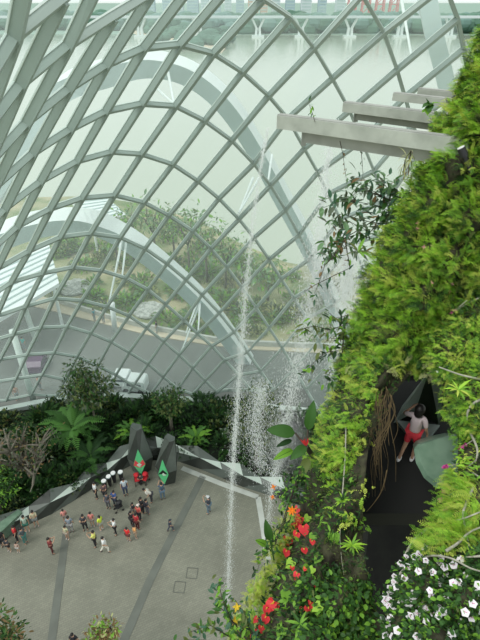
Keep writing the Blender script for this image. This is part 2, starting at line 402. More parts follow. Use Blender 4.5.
# ================================================================== OUTSIDE: arches, roofs, columns
def arch(pxs, tmul, w, h, label, struts, name='steel_arch', dark=False):
    P = [at(x, y, t*tmul) for x, y, t in pxs]
    # smooth resample
    Q = []
    for i in range(len(P)-1):
        p0 = P[max(i-1, 0)]; p1 = P[i]; p2 = P[i+1]; p3 = P[min(i+2, len(P)-1)]
        for s in np.linspace(0, 1, 6, endpoint=False):
            Q.append(.5*((2*p1)+(p2-p0)*s+(2*p0-5*p1+4*p2-p3)*s*s+(3*p1-p0-3*p2+p3)*s**3))
    Q.append(P[-1]); root = empty(name, P[-1])
    inv = Matrix.Translation(-P[-1])
    V = []; ctr = sum(Q, Vector())/len(Q)
    for i, q in enumerate(Q):
        d = (Q[min(i+1, len(Q)-1)]-Q[max(i-1, 0)]).normalized(); up = Vector((0, 0, 1)); s = Vector((.15, 1, .25)); s = (s-d*s.dot(d)).normalized(); n = d.cross(s)
        if n.z < 0: n = -n
        for a, b2 in ((-1, -1), (1, -1), (1, 1), (-1, 1)): V.append(q+s*(a*w/2)+n*(b2*h/2))
    Fs = []; n_ = len(Q)
    mb = MB(); Fs = [(i*4+j, i*4+(j+1) % 4, i*4+4+(j+1) % 4, i*4+4+j) for i in range(n_-1) for j in range(4)]
    top = [f for i, f in enumerate(Fs) if i % 4 == 2]; oth = [f for i, f in enumerate(Fs) if i % 4 != 2]  # white arch: lit top face, sides coloured greyer as shade
    mb.add(V, oth+[(3, 2, 1, 0), tuple(len(V)-4+q for q in range(4))], 0)
    mb.v.append(np.array(V)); mb.f += [[i+mb.n for i in f] for f in top]; mb.m += [1]*len(top); mb.n += len(V)
    b = mb.build('box_girder', [M['grey_steel'], M['white_steel']], root); b.matrix_parent_inverse = inv
    for (a, b2) in struts:
        st = MB().tube([at(a[0], a[1], a[2]), at(b2[0], b2[1], b2[2])], [.09, .05], 8).build('strut', M['white_steel'], root); st.matrix_parent_inverse = inv
    tag(root, label, 'steel arch', 'steel arches outside the glass')
arch([(-60, 262, 26), (0, 237, 27), (40, 224, 28), (82, 221, 29), (112, 230, 30.5), (150, 255, 32), (200, 300, 35), (235, 345, 38), (262, 385, 41), (280, 413, 42)], 1.13, 1.3, 1.15,
     'broad white steel arch crossing low over the outdoor garden', [((122, 240, 34), (108, 308, 32.4)), ((126, 243, 34.5), (122, 278, 32.2)), ((121, 240, 34), (118, 262, 31)),
      ((200, 303, 39), (198, 334, 35.5)), ((200, 303, 39), (180, 355, 36.5)), ((197, 303, 39), (186, 333, 36))])
arch([(-20, 215, 23), (20, 150, 22), (62, 92, 22), (110, 72, 23), (150, 64, 24), (190, 74, 25), (225, 102, 26), (255, 146, 28), (285, 202, 30.5), (305, 240, 32), (330, 295, 35), (350, 350, 37), (362, 395, 39)], 1.16, 1.25, 1.0,
     'high steel arch sweeping over the river behind the timber beams', [((168, 72, 28), (174, 104, 23.5)), ((155, 87, 27), (174, 104, 23.5)), ((272, 155, 31), (268, 182, 27)), ((253, 178, 30), (238, 215, 27.6)), ((259, 178, 30), (239, 213, 27.6))])
arch([(412, -45, 23), (425, -10, 23), (433, 30, 23.5), (443, 70, 24.5), (452, 110, 25.5), (462, 160, 27), (475, 260, 31), (480, 340, 36), (480, 400, 38)], 1.13, .9, .9,
     'steep steel arch beside the mossy top of the plant wall', [((398, -20, 24), (412, 60, 23))])
def roof(pxs, z, label, n):
    P = [gnd(x, y, z) for x, y in pxs]; c = sum(P, Vector())/len(P); root = empty('canopy_roof', (c.x, c.y, 0)); inv = Matrix.Translation((-c.x, -c.y, 0))
    a = MB().prism(P, (0, 0, -.35)).build('roof_slab', M['roof'], root); a.matrix_parent_inverse = inv
    mb = MB()
    for i in range(1, n):
        s = i/n; mb.bar(P[0].lerp(P[3], s)+Vector((0, 0, .06)), P[1].lerp(P[2], s)+Vector((0, 0, .06)), .12, .14)
    b = mb.build('roof_seams', M['grey_steel'], root); b.matrix_parent_inverse = inv
    for i in range(4):
        q = P[i].lerp(c, .12); l = MB().tube([(q.x, q.y, 0), (q.x, q.y, z-.3)], .15, 8).build('column', M['white_steel'], root); l.matrix_parent_inverse = inv
    tag(root, label, 'roof')
roof([(-60, 290), (49, 244), (59, 283), (-45, 345)], 5, 'white standing-seam canopy roof at far left edge outside the glass', 9)
roof([(70, 200), (106, 197), (126, 214), (92, 226)], 4, 'small white flat canopy roof behind the low arch', 8)
for pa, pb, lab in (((24, 306), (36, 341), 'white leaning round column outside beside the turquoise figure'), ((12, 330), (34, 402), 'white leaning round column outside near the left base of the glass')):
    b_ = gnd(pb[0], pb[1], 0.0); L = (b_-Vector((0, 0, H))).length
    t_ = fwd(pa[0], pa[1], b_.y+.6)
    root = MB().tube([b_-b_, t_-b_], .24, 12).build('leaning_column', M['frame'], smooth=True); root.location = b_; tag(root, lab, 'column', 'leaning columns outside')
b_ = gnd(115, 331); t_ = fwd(112, 303, b_.y); root = MB().tube([(0, 0, 0), t_-b_], .25, 12).build('round_post', M['white_steel'], smooth=True); root.location = b_; tag(root, 'short grey round post at the edge of the garden path', 'post')
# pebble beds
for (cx, cy, rx, ry), lab in zip(((75, 288, 16, 8), (149, 311, 15, 8)), ('pebble-filled oval bed left of the white struts', 'pebble-filled oval bed under the low arch')):
    c = gnd(cx, cy, 0); ex = gnd(cx+rx, cy, 0).x-c.x; ey = gnd(cx, cy-ry, 0).y-c.y
    mb = MB(); mb.prism([(c.x+ex*math.cos(a), c.y+ey*math.sin(a), .12) for a in np.linspace(0, 2*math.pi, 24, endpoint=False)], (0, 0, -.14), 1)
    for i in range(420):
        a = random.uniform(0, 6.28); q = math.sqrt(random.random())*.95; s = random.uniform(.12, .3)
        mb.sphere((c.x+ex*q*math.cos(a), c.y+ey*q*math.sin(a), .14), s, 1, random.uniform(.7, 1), .6, 6, 4, random.choice((0, 2)))
    o = mb.build('pebble_bed', [mat('pebble_grey', (.36, .38, .35)), M['pebble'], mat('pebble_pale', (.52, .54, .51))], origin=tuple(c)); tag(o, lab, 'pebble bed', 'pebble beds in the garden')

# ================================================================== FAR SHORE
def shorept(x, y): return gnd(x, y, -1)
mb = MB()
for i in range(1100):
    x = random.uniform(-60, 560); d0 = 512+random.uniform(0, 110)+ (50 if x < 150 else 0)
    p = fwd(x, 20, d0); s = random.uniform(4, 7)
    mb.sphere((p.x, d0, random.uniform(1, 9)), s, 1.5, 1, 1.0, 7, 5, random.choice((0, 0, 1)))
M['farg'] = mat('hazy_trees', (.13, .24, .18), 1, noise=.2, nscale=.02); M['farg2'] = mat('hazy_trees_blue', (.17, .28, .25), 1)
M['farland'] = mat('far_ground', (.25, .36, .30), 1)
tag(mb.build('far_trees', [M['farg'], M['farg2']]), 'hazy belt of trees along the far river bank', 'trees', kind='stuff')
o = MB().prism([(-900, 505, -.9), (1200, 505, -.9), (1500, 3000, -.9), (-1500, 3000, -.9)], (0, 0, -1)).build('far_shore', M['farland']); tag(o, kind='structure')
# peninsula with sheds
o = MB().prism([gnd(x, y, -.8) for x, y in ((120, 30), (165, 42), (195, 50), (222, 52), (228, 44), (215, 30), (180, 24), (120, 22))], (0, 0, -.4)).build('sand_spit', M['kerb']); tag(o, kind='structure')
mb = MB()
for i in range(90):
    x = random.uniform(150, 228); y = random.uniform(26, 48)
    if x < 175 and y > 40: continue
    p = gnd(x, y, 0); mb.sphere((p.x, p.y, 2), random.uniform(2, 4.5), 1.4, 1, .9, 7, 5)
tag(mb.build('spit_trees', M['farg']), 'hazy clump of trees on the sandy spit across the river', 'trees', kind='stuff')
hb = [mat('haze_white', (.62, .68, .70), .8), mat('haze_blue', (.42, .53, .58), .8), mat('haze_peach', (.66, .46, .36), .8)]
bl = [(168, 9, 40, 1), (180, 6, 26, 0), (193, 10, 34, 1), (205, 7, 44, 0), (216, 8, 30, 1), (228, 6, 48, 0), (240, 7, 36, 1), (253, 9, 52, 2), (264, 6, 46, 2), (276, 7, 40, 0), (290, 8, 30, 1), (306, 9, 38, 0), (322, 7, 32, 1), (340, 8, 36, 0), (150, 9, 44, 1), (425, 12, 34, 0)]
proto = None
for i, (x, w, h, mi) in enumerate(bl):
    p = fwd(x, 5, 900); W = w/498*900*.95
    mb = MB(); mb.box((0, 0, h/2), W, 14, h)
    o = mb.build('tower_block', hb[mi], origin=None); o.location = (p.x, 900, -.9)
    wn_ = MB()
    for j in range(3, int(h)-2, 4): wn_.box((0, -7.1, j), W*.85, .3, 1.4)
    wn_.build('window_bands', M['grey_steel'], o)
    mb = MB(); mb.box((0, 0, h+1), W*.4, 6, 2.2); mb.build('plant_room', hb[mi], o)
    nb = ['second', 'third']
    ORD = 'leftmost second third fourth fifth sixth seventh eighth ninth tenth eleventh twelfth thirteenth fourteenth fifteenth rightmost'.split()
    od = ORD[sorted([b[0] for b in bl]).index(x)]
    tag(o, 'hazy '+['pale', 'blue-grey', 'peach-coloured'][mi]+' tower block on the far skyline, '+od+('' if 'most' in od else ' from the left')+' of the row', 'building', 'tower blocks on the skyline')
# red and white gantries on the far shore (harbour cranes)
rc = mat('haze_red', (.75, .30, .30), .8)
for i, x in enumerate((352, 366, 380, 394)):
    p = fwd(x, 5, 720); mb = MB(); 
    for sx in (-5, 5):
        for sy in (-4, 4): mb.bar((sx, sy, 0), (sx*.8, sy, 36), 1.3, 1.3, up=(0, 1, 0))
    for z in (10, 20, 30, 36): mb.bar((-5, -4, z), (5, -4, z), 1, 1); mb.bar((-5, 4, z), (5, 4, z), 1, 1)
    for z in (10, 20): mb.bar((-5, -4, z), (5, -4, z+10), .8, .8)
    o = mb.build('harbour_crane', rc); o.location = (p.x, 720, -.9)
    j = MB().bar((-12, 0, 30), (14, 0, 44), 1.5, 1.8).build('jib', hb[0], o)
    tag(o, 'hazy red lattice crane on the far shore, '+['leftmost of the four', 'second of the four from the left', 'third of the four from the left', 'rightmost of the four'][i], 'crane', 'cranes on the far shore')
# bridge
bY = fwd(258, 37, 1).y
pb = gnd(258, 37, -1); root = empty('road_bridge', (0, pb.y, -1)); zz = at(258, 17, pb.y/ray(258, 17).y).z
MB().box((0, 0, zz+1), 900, 9, 1.6).build('deck', hb[0], root)
for x in (140, 199, 258, 301, 350, 400, 450):
    q = fwd(x, 30, pb.y); mb = MB()
    w = 5
    for s in (-1, 1): mb.bar((q.x+s*1.8, 0, -1), (q.x+s*1.2, 0, zz*.5), 2, 3, up=(0, 1, 0)); mb.bar((q.x+s*1.0, 0, zz*.45), (q.x+s*w, 0, zz+.2), 1.6, 2.4, up=(0, 1, 0))
    mb.box((q.x, 0, .3), 10, 8, 2); mb.build('pier', M['white_steel'], root)
tag(root, 'pale road bridge on forked piers crossing the far river', 'bridge')

# ================================================================== PLANTS (builders)
def tree(name, base, trunkh, crown, cr, mats, label, cat='tree', nl=900, ls=.3, T=LEAVES, nb=7, bark='darkbark', tr=.12, group=None, gap=.35, twist=0):
    root = empty(name, base); cx, cy, cz = crown; mb = MB(); tips = []
    top = Vector((cx*.5, cy*.5, trunkh)); pts = [Vector((0, 0, -.05)), Vector((cx*.15+twist*.2, -twist*.1, trunkh*.5)), top]
    mb.tube(pts, [tr*1.25, tr, tr*.8])
    for i in range(nb):
        a = i/nb*6.28+random.uniform(-.3, .3); el = random.uniform(.1, 1.0)
        e = Vector((cx+cr[0]*.75*math.cos(a)*(1-.4*el), cy+cr[1]*.75*math.sin(a)*(1-.4*el), cz+cr[2]*(el*1.1-.45)))
        m_ = top.lerp(e, .5)+Vector(rdir())*(.12+twist*.5)*cr[0]
        mb.tube([top, m_, e], [tr*.6, tr*.4, tr*.12]); tips += [e, m_.lerp(e, .5), m_]
        for q in range(2+int(twist*4)):
            e2 = m_+Vector(rdir())*cr[0]*.5; e2.z = abs(e2.z-m_.z)+m_.z; mb.tube([m_, m_.lerp(e2, .5)+Vector(rdir())*.06*cr[0], e2], [tr*.35, tr*.22, tr*.07]); tips.append(e2)
    mb.build('trunk', M[bark], root, smooth=True)
    lf = MB(); cl = []
    for i in range(int(16+gap*30)):
        v = rdir(); q = rng.random()**.35; cl.append(np.array([cx+v[0]*cr[0]*q*.85, cy+v[1]*cr[1]*q*.85, cz+v[2]*cr[2]*q*.85]))
    cl += [np.array(t) for t in tips]
    pts = []; ds = []; ups = []; sz = []; ms = []
    for i in range(nl):
        c = cl[rng.integers(len(cl))]; v = rdir(); p = c+v*np.array(cr)*gap*rng.random()**.4
        d = v*.8+np.array([0, 0, -.2])+rdir()*.5; pts.append(p); ds.append(d); ups.append((v[0]*.4, v[1]*.4, 1)); sz.append(ls*random.uniform(.6, 1.3)); ms.append(rng.integers(len(mats)))
    scatter(lf, T, pts, ds, ups, sz, ms)
    lf.build('foliage', [M[m] for m in mats], root)
    tag(root, label, cat, group); return root
def shrub_proto(r, mats, nl=260, ls=.25, T=LEAVES, hgt=.8):
    root = empty('shrub', (0, 0, 0)); mb = MB()
    for i in range(5):
        a = i*1.3; mb.tube([(0, 0, -.05), (math.cos(a)*r*.25, math.sin(a)*r*.25, r*.4*hgt), (math.cos(a)*r*.6, math.sin(a)*r*.6, r*.9*hgt)], [.03, .02, .01], 5)
    mb.build('stems', M['darkbark'], root)
    lf = MB(); P = []; D = []; U = []; S = []; MI = []
    for i in range(nl):
        v = rdir(); v[2] = abs(v[2]); q = rng.random()**.3; lump = 1+.25*math.sin(v[0]*6+v[1]*5)
        P.append(v*q*lump*[r, r, r*hgt]+[0, 0, .1*r]); D.append(v+rdir()*.5); U.append((0, 0, 1)); S.append(ls*random.uniform(.6, 1.3)); MI.append(rng.integers(len(mats)))
    scatter(lf, T, P, D, U, S, MI); lf.build('foliage', [M[m] for m in mats], root)
    return root
def place(proto, first, loc, rz, sc, label, cat, group):
    o = proto if first else copy_tree(proto)
    o.location = loc; o.rotation_euler = (0, 0, rz); o.scale = (sc, sc, sc*random.uniform(.85, 1.15)); tag(o, label, cat, group)
    return o

# garden trees outside
for i, (x, yb, h, w, lab) in enumerate([(134, 262, 7.5, 2.3, 'slim young garden tree behind the low arch, nearest the small roof'), (157, 268, 9.5, 2.8, 'tall airy garden tree in the middle left of the waterside row'), (175, 262, 7, 2.2, 'small garden tree between two taller waterside trees'),
        (190, 278, 9, 2.9, 'leafy garden tree above the crest of the low arch'), (207, 282, 8.3, 2.6, 'open crowned garden tree left of the thin waterfall'), (226, 288, 6.8, 2.5, 'rounded garden tree behind the thin waterfall'),
        (243, 292, 5.5, 2.3, 'short garden tree just right of the thin waterfall'), (268, 300, 4.6, 2.6, 'bushy garden tree right of the thin waterfall above the path'), (118, 262, 5, 2, 'shortest garden tree by the white struts')]):
    b_ = gnd(x, yb, 0); tree('garden_tree', b_, h*.45, (0, 0, h*.72), (w, w, h*.32), ['l_far', 'l_green', 'l_far', 'l_olive'], lab, nl=300, ls=.55, nb=6, tr=.13, group='garden trees outside', bark='bark')
pr = shrub_proto(1.2, ['l_far', 'l_olive', 'l_green'], 130, .5)
pr2 = shrub_proto(1.0, ['l_pale', 'l_olive', 'l_grey'], 110, .45)
n1 = n2 = 0
rr = random.Random(5)
for i in range(150):
    x = rr.uniform(50, 350); y = rr.uniform(236, 338)
    lo = np.interp(x, [0, 90, 150, 200, 240, 285, 350], [205, 205, 213, 232, 252, 270, 282]); hi = np.interp(x, [0, 60, 110, 150, 213, 350], [290, 298, 313, 323, 335, 341])
    if not lo+3 < y < hi: continue
    if any(((x-a)/18)**2+((y-b2)/10)**2 < 1 for a, b2 in ((75, 287), (149, 311))): continue
    if rr.random() < .6: place(pr, n1 == 0, gnd(x, y), rr.uniform(0, 6), rr.uniform(.6, 1.3), 'green shrub in the outdoor garden between path and river', 'shrub', 'green garden shrubs'); n1 += 1
    else: place(pr2, n2 == 0, gnd(x, y), rr.uniform(0, 6), rr.uniform(.5, 1.2), 'pale straw-coloured shrub in the outdoor garden', 'shrub', 'pale garden shrubs'); n2 += 1

# inside planting bed
tree('small_tree', gnd(98, 432, .35), 2.4, (-.1, 0, 4.6), (1.75, 1.5, 1.8), ['l_deep', 'l_olive', 'l_dark', 'l_grey'], 'small round-crowned tree standing against the glass above the tree fern', nl=2300, ls=.27, tr=.09, bark='bark')
tree('gnarled_tree', gnd(36, 484, .35), 1.2, (-.6, .4, 3.3), (2.6, 1.8, 1.3), ['l_olive', 'l_grey', 'l_dark', 'l_brown'], 'gnarled grey tree with twisted bare branches at left', nl=650, ls=.2, nb=12, tr=.25, bark='bark', gap=.3, twist=.5)
tree('round_tree', gnd(172, 432, .35), 1.9, (0, 0, 3.1), (1.5, 1.3, .95), ['l_dark', 'l_olive', 'l_deep'], 'clipped round dark tree against the glass behind the two crystals', nl=1400, ls=.24, tr=.12, bark='bark')
tree('misted_tree', gnd(256, 468, .35), 1.6, (0, .3, 4.2), (2.0, 1.6, 3.0), ['l_grey', 'l_dark', 'l_olive'], 'tall dark tree wrapped in waterfall spray', nl=2600, ls=.24, tr=.15)
tree('dark_tree', gnd(4, 512, .35), .9, (-.3, 0, 2.2), (1.9, 1.5, 1.6), ['l_green', 'l_deep', 'l_dark'], 'dense bright green bush at the left edge above the dark planter', nl=1600, ls=.2)
# tree fern
def tree_fern(base, h, r, n, label, mats=('l_fern', 'l_deep'), sc=1.0):
    root = empty('tree_fern', base); MB().tube([(0, 0, -.05), (.05, 0, h*.5), (0, 0, h)], [.14, .11, .13], 8).build('trunk', M['darkbark'], root)
    V, Fs = frond_t(16, .34, .55, .25)
    for i in range(n):
        a = i*2.4; el = .15+.5*random.random(); d = (math.cos(a), math.sin(a), el)
        mb = MB(); mb.add((V*r*random.uniform(.85, 1.1))@rotm(d, (0, 0, 1)).T+[0, 0, h], Fs, 0); mb.tube([(0, 0, h), Vector(d)*r*.4+Vector((0, 0, h+.05))], [.03, .01], 5)
        mb.build('frond', M[mats[i % len(mats)]], root)
    tag(root, label, 'tree fern', 'tree ferns in the bed')
tree_fern(gnd(77, 446, .35), 1.7, 2.3, 22, 'large bright tree fern with radiating fronds left of the small tree')
tree_fern(gnd(134, 440, .35), .7, 1.4, 14, 'low light green fern behind the left crystal', ('l_green', 'l_fern'))
tree_fern(gnd(196, 443, .35), .5, 1.3, 12, 'low light green fern right of the crystals', ('l_green', 'l_fern'))
tree_fern(gnd(92, 462, .35), .6, 1.8, 14, 'dark fern beside the planter wall under the large tree fern', ('l_deep', 'l_dark'))
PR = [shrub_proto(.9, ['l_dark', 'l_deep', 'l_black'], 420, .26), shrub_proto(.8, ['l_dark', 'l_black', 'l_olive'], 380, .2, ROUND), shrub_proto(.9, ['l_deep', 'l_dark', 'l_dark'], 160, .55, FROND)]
cnt = [0, 0, 0]
LB = ['dark leathery shrub in the indoor planting bed', 'dark round-leaved shrub in the indoor planting bed', 'dark ferny shrub in the indoor planting bed']
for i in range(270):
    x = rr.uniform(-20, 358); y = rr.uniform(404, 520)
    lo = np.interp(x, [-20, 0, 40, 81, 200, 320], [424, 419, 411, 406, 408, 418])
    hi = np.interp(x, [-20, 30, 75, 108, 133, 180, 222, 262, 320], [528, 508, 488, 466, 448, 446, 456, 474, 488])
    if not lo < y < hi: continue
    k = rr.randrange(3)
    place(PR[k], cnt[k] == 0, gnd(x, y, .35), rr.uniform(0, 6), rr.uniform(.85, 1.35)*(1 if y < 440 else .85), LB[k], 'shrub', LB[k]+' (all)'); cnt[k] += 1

# ================================================================== PLANTER WALL (faceted), crystals, drums
lo = [(-40, 562), (0, 541), (30, 524), (52, 514), (75, 500), (92, 489), (108, 479), (122, 470), (136, 463), (158, 459), (180, 462), (200, 469), (222, 478), (243, 487), (262, 493), (285, 500), (320, 512)]
base = [gnd(x, y, .03) for x, y in lo]; n = len(base)
bkd = Vector((-.15, .75, 0))
mb = MB()
bot = base; hts = [.75, 1.0, .8, 1.1, .8, 1.15, .8, 1.2, 1.3, 1.2, .9, 1.15, .8, 1.1, .75, 1.0, .8]
mid = [b_+Vector((0, .22, hts[i]*.75)) for i, b_ in enumerate(base)]; top = [b_+bkd*(1.35 if i % 2 else .9)+Vector((0, 0, hts[i])) for i, b_ in enumerate(base)]
back = [t+Vector((0, .1, -1)) for t in top]
V = bot+mid+top+back
for i in range(n-1):
    a, b_, c, d = i, i+1, n+i, n+i+1; e, f_ = 2*n+i, 2*n+i+1
    mb.m += []
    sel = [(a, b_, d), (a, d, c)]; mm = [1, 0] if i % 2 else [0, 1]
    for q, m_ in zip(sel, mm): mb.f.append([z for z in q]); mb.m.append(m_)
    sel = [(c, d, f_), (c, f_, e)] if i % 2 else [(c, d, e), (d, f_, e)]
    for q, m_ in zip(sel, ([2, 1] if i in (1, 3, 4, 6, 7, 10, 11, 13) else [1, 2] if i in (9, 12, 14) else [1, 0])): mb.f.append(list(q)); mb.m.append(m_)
    mb.f.append([e, f_, 3*n+i+1, 3*n+i]); mb.m.append(0); mb.f.append([a, 3*n+i, 3*n+i+1, b_]); mb.m.append(0)
mb.v.append(np.array([list(v) for v in V])); mb.n = len(V)
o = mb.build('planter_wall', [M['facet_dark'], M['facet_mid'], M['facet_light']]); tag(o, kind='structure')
o = MB().prism([gnd(-40, 535, .9), gnd(-5, 521, .9), gnd(18, 509, .9), gnd(22, 512, .9), gnd(2, 531, .9), gnd(-40, 553, .9)], (0, 0, -.8)).build('planter_cap', M['green_tank']); tag(o, kind='structure')

def crystal(base, rot, h, lean, label, cols, s=1):
    root = empty('crystal_display', base, rot)
    ringb = [(-.75, -.2), (-.1, -.75), (.75, -.3), (.6, .6), (-.5, .6)]; ringm = [(-1.0, -.25), (-.05, -1.05), (1.05, -.35), (.8, .8), (-.7, .8)]; ringt = [(-.45, .1), (.0, -.15), (.42, .05), (.35, .5), (-.3, .5)]
    V = [(x*s, y*s, 0) for x, y in ringb]+[(x*s, y*s, h*.36) for x, y in ringm]+[(x*s+lean, y*s+.3, h*(.93+.07*(i in (0, 4)))) for i, (x, y) in enumerate(ringt)]
    Fs = []
    mb = MB(); mb.v.append(np.array(V, float)); mb.n = 15
    for L in (0, 5):
        for i in range(5):
            j = (i+1) % 5
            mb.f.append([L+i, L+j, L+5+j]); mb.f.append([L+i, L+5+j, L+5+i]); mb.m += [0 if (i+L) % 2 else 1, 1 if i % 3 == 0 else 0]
    mb.f += [[4, 3, 2, 1, 0], [10, 11, 12, 13, 14]]; mb.m += [0, 1]
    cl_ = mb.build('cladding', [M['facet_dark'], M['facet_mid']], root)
    # kite-shaped lit screen on the front
    kz = h*.37; k = [(0, -1.10*s, kz-.95), (.46*s, -1.08*s, kz), (0.02, -1.0*s, kz+1.3), (-.46*s, -1.08*s, kz)]
    c = (0, -1.14*s, kz)
    sc = MB()
    ks_ = [Vector(q) for q in k]
    sc.prism([ks_[0], ks_[1], ks_[2], ks_[3]], (0, .08, 0), 0)
    off = Vector((0, -.012, 0))
    def sub(poly, mi): sc.prism([q+off for q in poly], (0, .006, 0), mi)
    A, B_, C_, D = ks_; ce = (A+B_+C_+D)/4
    if cols == 'red':
        sub([B_.lerp(C_, .35), ce, D.lerp(C_, .35), D, ce.lerp(A, .35), B_], 1); off = Vector((0, -.03, 0)); sub([ce.lerp(B_, .4), ce.lerp(A, .3), ce.lerp(D, .5), ce.lerp(C_, .08)], 2)
    else:
        sub([B_.lerp(C_, .1), ce.lerp(C_, .3), D, ce], 3); off = Vector((0, -.03, 0)); sub([ce.lerp(B_, .7), ce.lerp(C_, .1), ce.lerp(D, .2), ce.lerp(A, .15)], 2)
    sc.build('screen', [mat('screen_green', (.10, .48, .20), .3, emit=.15), mat('screen_red', (.60, .06, .07), .3, emit=.15), mat('screen_pale', (.5, .62, .50), .3, emit=.1), M['black']], cl_)
    tag(root, label, 'display', 'dark crystal displays')
crystal(gnd(142, 468, .03), R(8), 3.6, 0, 'dark crystal-shaped display stand with a red and green screen', 'red', .82)
crystal(gnd(168, 479, .03), R(-8), 3.6, .3, 'dark crystal-shaped display stand with a green and black screen', 'green', .72)

for i, (x, y) in enumerate([(105.7, 490), (110.3, 485.5), (114.8, 482), (122, 481)]):
    b_ = gnd(x, y, .03); root = empty('standing_drum', b_); root.scale = (.46, .46, .75)
    mb = MB(); mb.tube([(0, 0, 0), (0, 0, .1), (0, 0, .6), (0, 0, 1.15), (0, 0, 1.2)], [.20, .22, .30, .33, .33], 14); mb.build('body', M['black'], root, smooth=False)
    dh = MB().tube([(0, 0, 1.2), (0, 0, 1.24)], [.34, .33], 16).build('drumhead', M['white'], root)
    MB().tube([(0, 0, 1.13), (0, 0, 1.21)], [.36, .36], 16, ).build('rim', M['grey_steel'], dh)
    tag(root, 'tall black drum with a white top by the planter wall, '+['leftmost of four', 'second from left of four', 'third from left of four', 'rightmost of four, set apart'][i], 'drum', 'black drums by the planter')

# ================================================================== PEOPLE
def skin(verts, edges, rad, sub=1):
    me = bpy.data.meshes.new('tmp'); me.from_pydata(verts, edges, []); o = bpy.data.objects.new('tmp', me); C.objects.link(o)
    m = o.modifiers.new('s', 'SKIN'); m.use_smooth_shade = True
    for i, r in enumerate(rad):
        sv = me.skin_vertices[0].data[i]; r = r if hasattr(r, '__len__') else (r, r); sv.radius = r
    me.skin_vertices[0].data[0].use_root = True
    s = o.modifiers.new('u', 'SUBSURF'); s.levels = sub; s.render_levels = sub
    bpy.context.view_layer.update(); dg = bpy.context.evaluated_depsgraph_get()
    out = bpy.data.meshes.new_from_object(o.evaluated_get(dg)); bpy.data.objects.remove(o); bpy.data.meshes.remove(me)
    return out
def joints(pose):
    J = dict(pel=(0, 0, .95), wai=(0, 0, 1.08), che=(0, -.01, 1.27), nb=(0, -.01, 1.43), nk=(0, 0, 1.49), hl=(0, .015, 1.565), ht=(0, 0, 1.64))
    for s, n_ in ((-1, 'l'), (1, 'r')):
        J['sh'+n_] = (s*.17, -.01, 1.40); J['hp'+n_] = (s*.09, 0, .90); kn = (s*.10, .01, .50); an = (s*.10, -.02, .08); J['el'+n_] = (s*.23, -.03, 1.13); J['wr'+n_] = (s*.24, .06, .89); J['hd'+n_] = (s*.24, .10, .80)
        if pose == 'stand': J['el'+n_] = (s*.23, -.03, 1.13); J['wr'+n_] = (s*.24, .06, .89); J['hd'+n_] = (s*.24, .10, .80); kn = (s*.10, .01, .50); an = (s*.10, -.02, .08)
        elif pose == 'photo': J['el'+n_] = (s*.21, .20, 1.27); J['wr'+n_] = (s*.08, .36, 1.46); J['hd'+n_] = (s*.05, .40, 1.54); kn = (s*.11, .01, .50); an = (s*.12, -.02, .08)
        elif pose == 'walk': J['el'+n_] = (s*.22, -.10*s, 1.14); J['wr'+n_] = (s*.22, .12*s+.06, .95); J['hd'+n_] = (s*.21, .16*s+.06, .88); kn = (s*.09, .16*s+.04, .52); an = (s*.09, .26*s-.08, .08+(.06 if s < 0 else 0))
        elif pose == 'point': J['el'+n_] = (s*.24, .10, 1.20); J['wr'+n_] = (s*.16, .33, 1.20+.16*s); J['hd'+n_] = (s*.14, .41, 1.21+.2*s); kn = (s*.10, .02, .50); an = (s*.10, .0, .08)
        J['kn'+n_] = kn; J['an'+n_] = an; J['to'+n_] = (an[0]+s*.02, an[1]+.15, an[2]-.04)
    if pose == 'lean':
        J = joints('stand')
        for k in ('wai', 'che', 'nb', 'nk', 'hl', 'ht', 'shl', 'shr', 'ell', 'elr', 'wrl', 'wrr', 'hdl', 'hdr'):
            x, y, z = J[k]; J[k] = (x, y+(z-.95)*.75 if z > .95 else y+.18, z-(z-.95)*.25 if z > .95 else z)
    if pose == 'crouch':
        J = joints('photo')
        for k in J:
            x, y, z = J[k]
            if k[:2] not in ('kn', 'an', 'to'): J[k] = (x, y-.05, z-.62)
        for s, n_ in ((-1, 'l'), (1, 'r')): J['kn'+n_] = (s*.14, .30, .45); J['an'+n_] = (s*.12, .02, .08); J['to'+n_] = (s*.13, .16, .04)
    return J
ED = [('pel', 'wai'), ('wai', 'che'), ('che', 'nb'), ('nb', 'nk'), ('nk', 'hl'), ('hl', 'ht')]
for n_ in 'lr': ED += [('nb', 'sh'+n_), ('sh'+n_, 'el'+n_), ('el'+n_, 'wr'+n_), ('wr'+n_, 'hd'+n_), ('pel', 'hp'+n_), ('hp'+n_, 'kn'+n_), ('kn'+n_, 'an'+n_), ('an'+n_, 'to'+n_)]
RD = dict(pel=.13, wai=.115, che=.14, nb=.08, nk=.05, hl=.072, ht=.088)
for n_ in 'lr': RD.update({'sh'+n_: .058, 'el'+n_: .04, 'wr'+n_: .028, 'hd'+n_: .03, 'hp'+n_: .09, 'kn'+n_: .058, 'an'+n_: .038, 'to'+n_: .032})
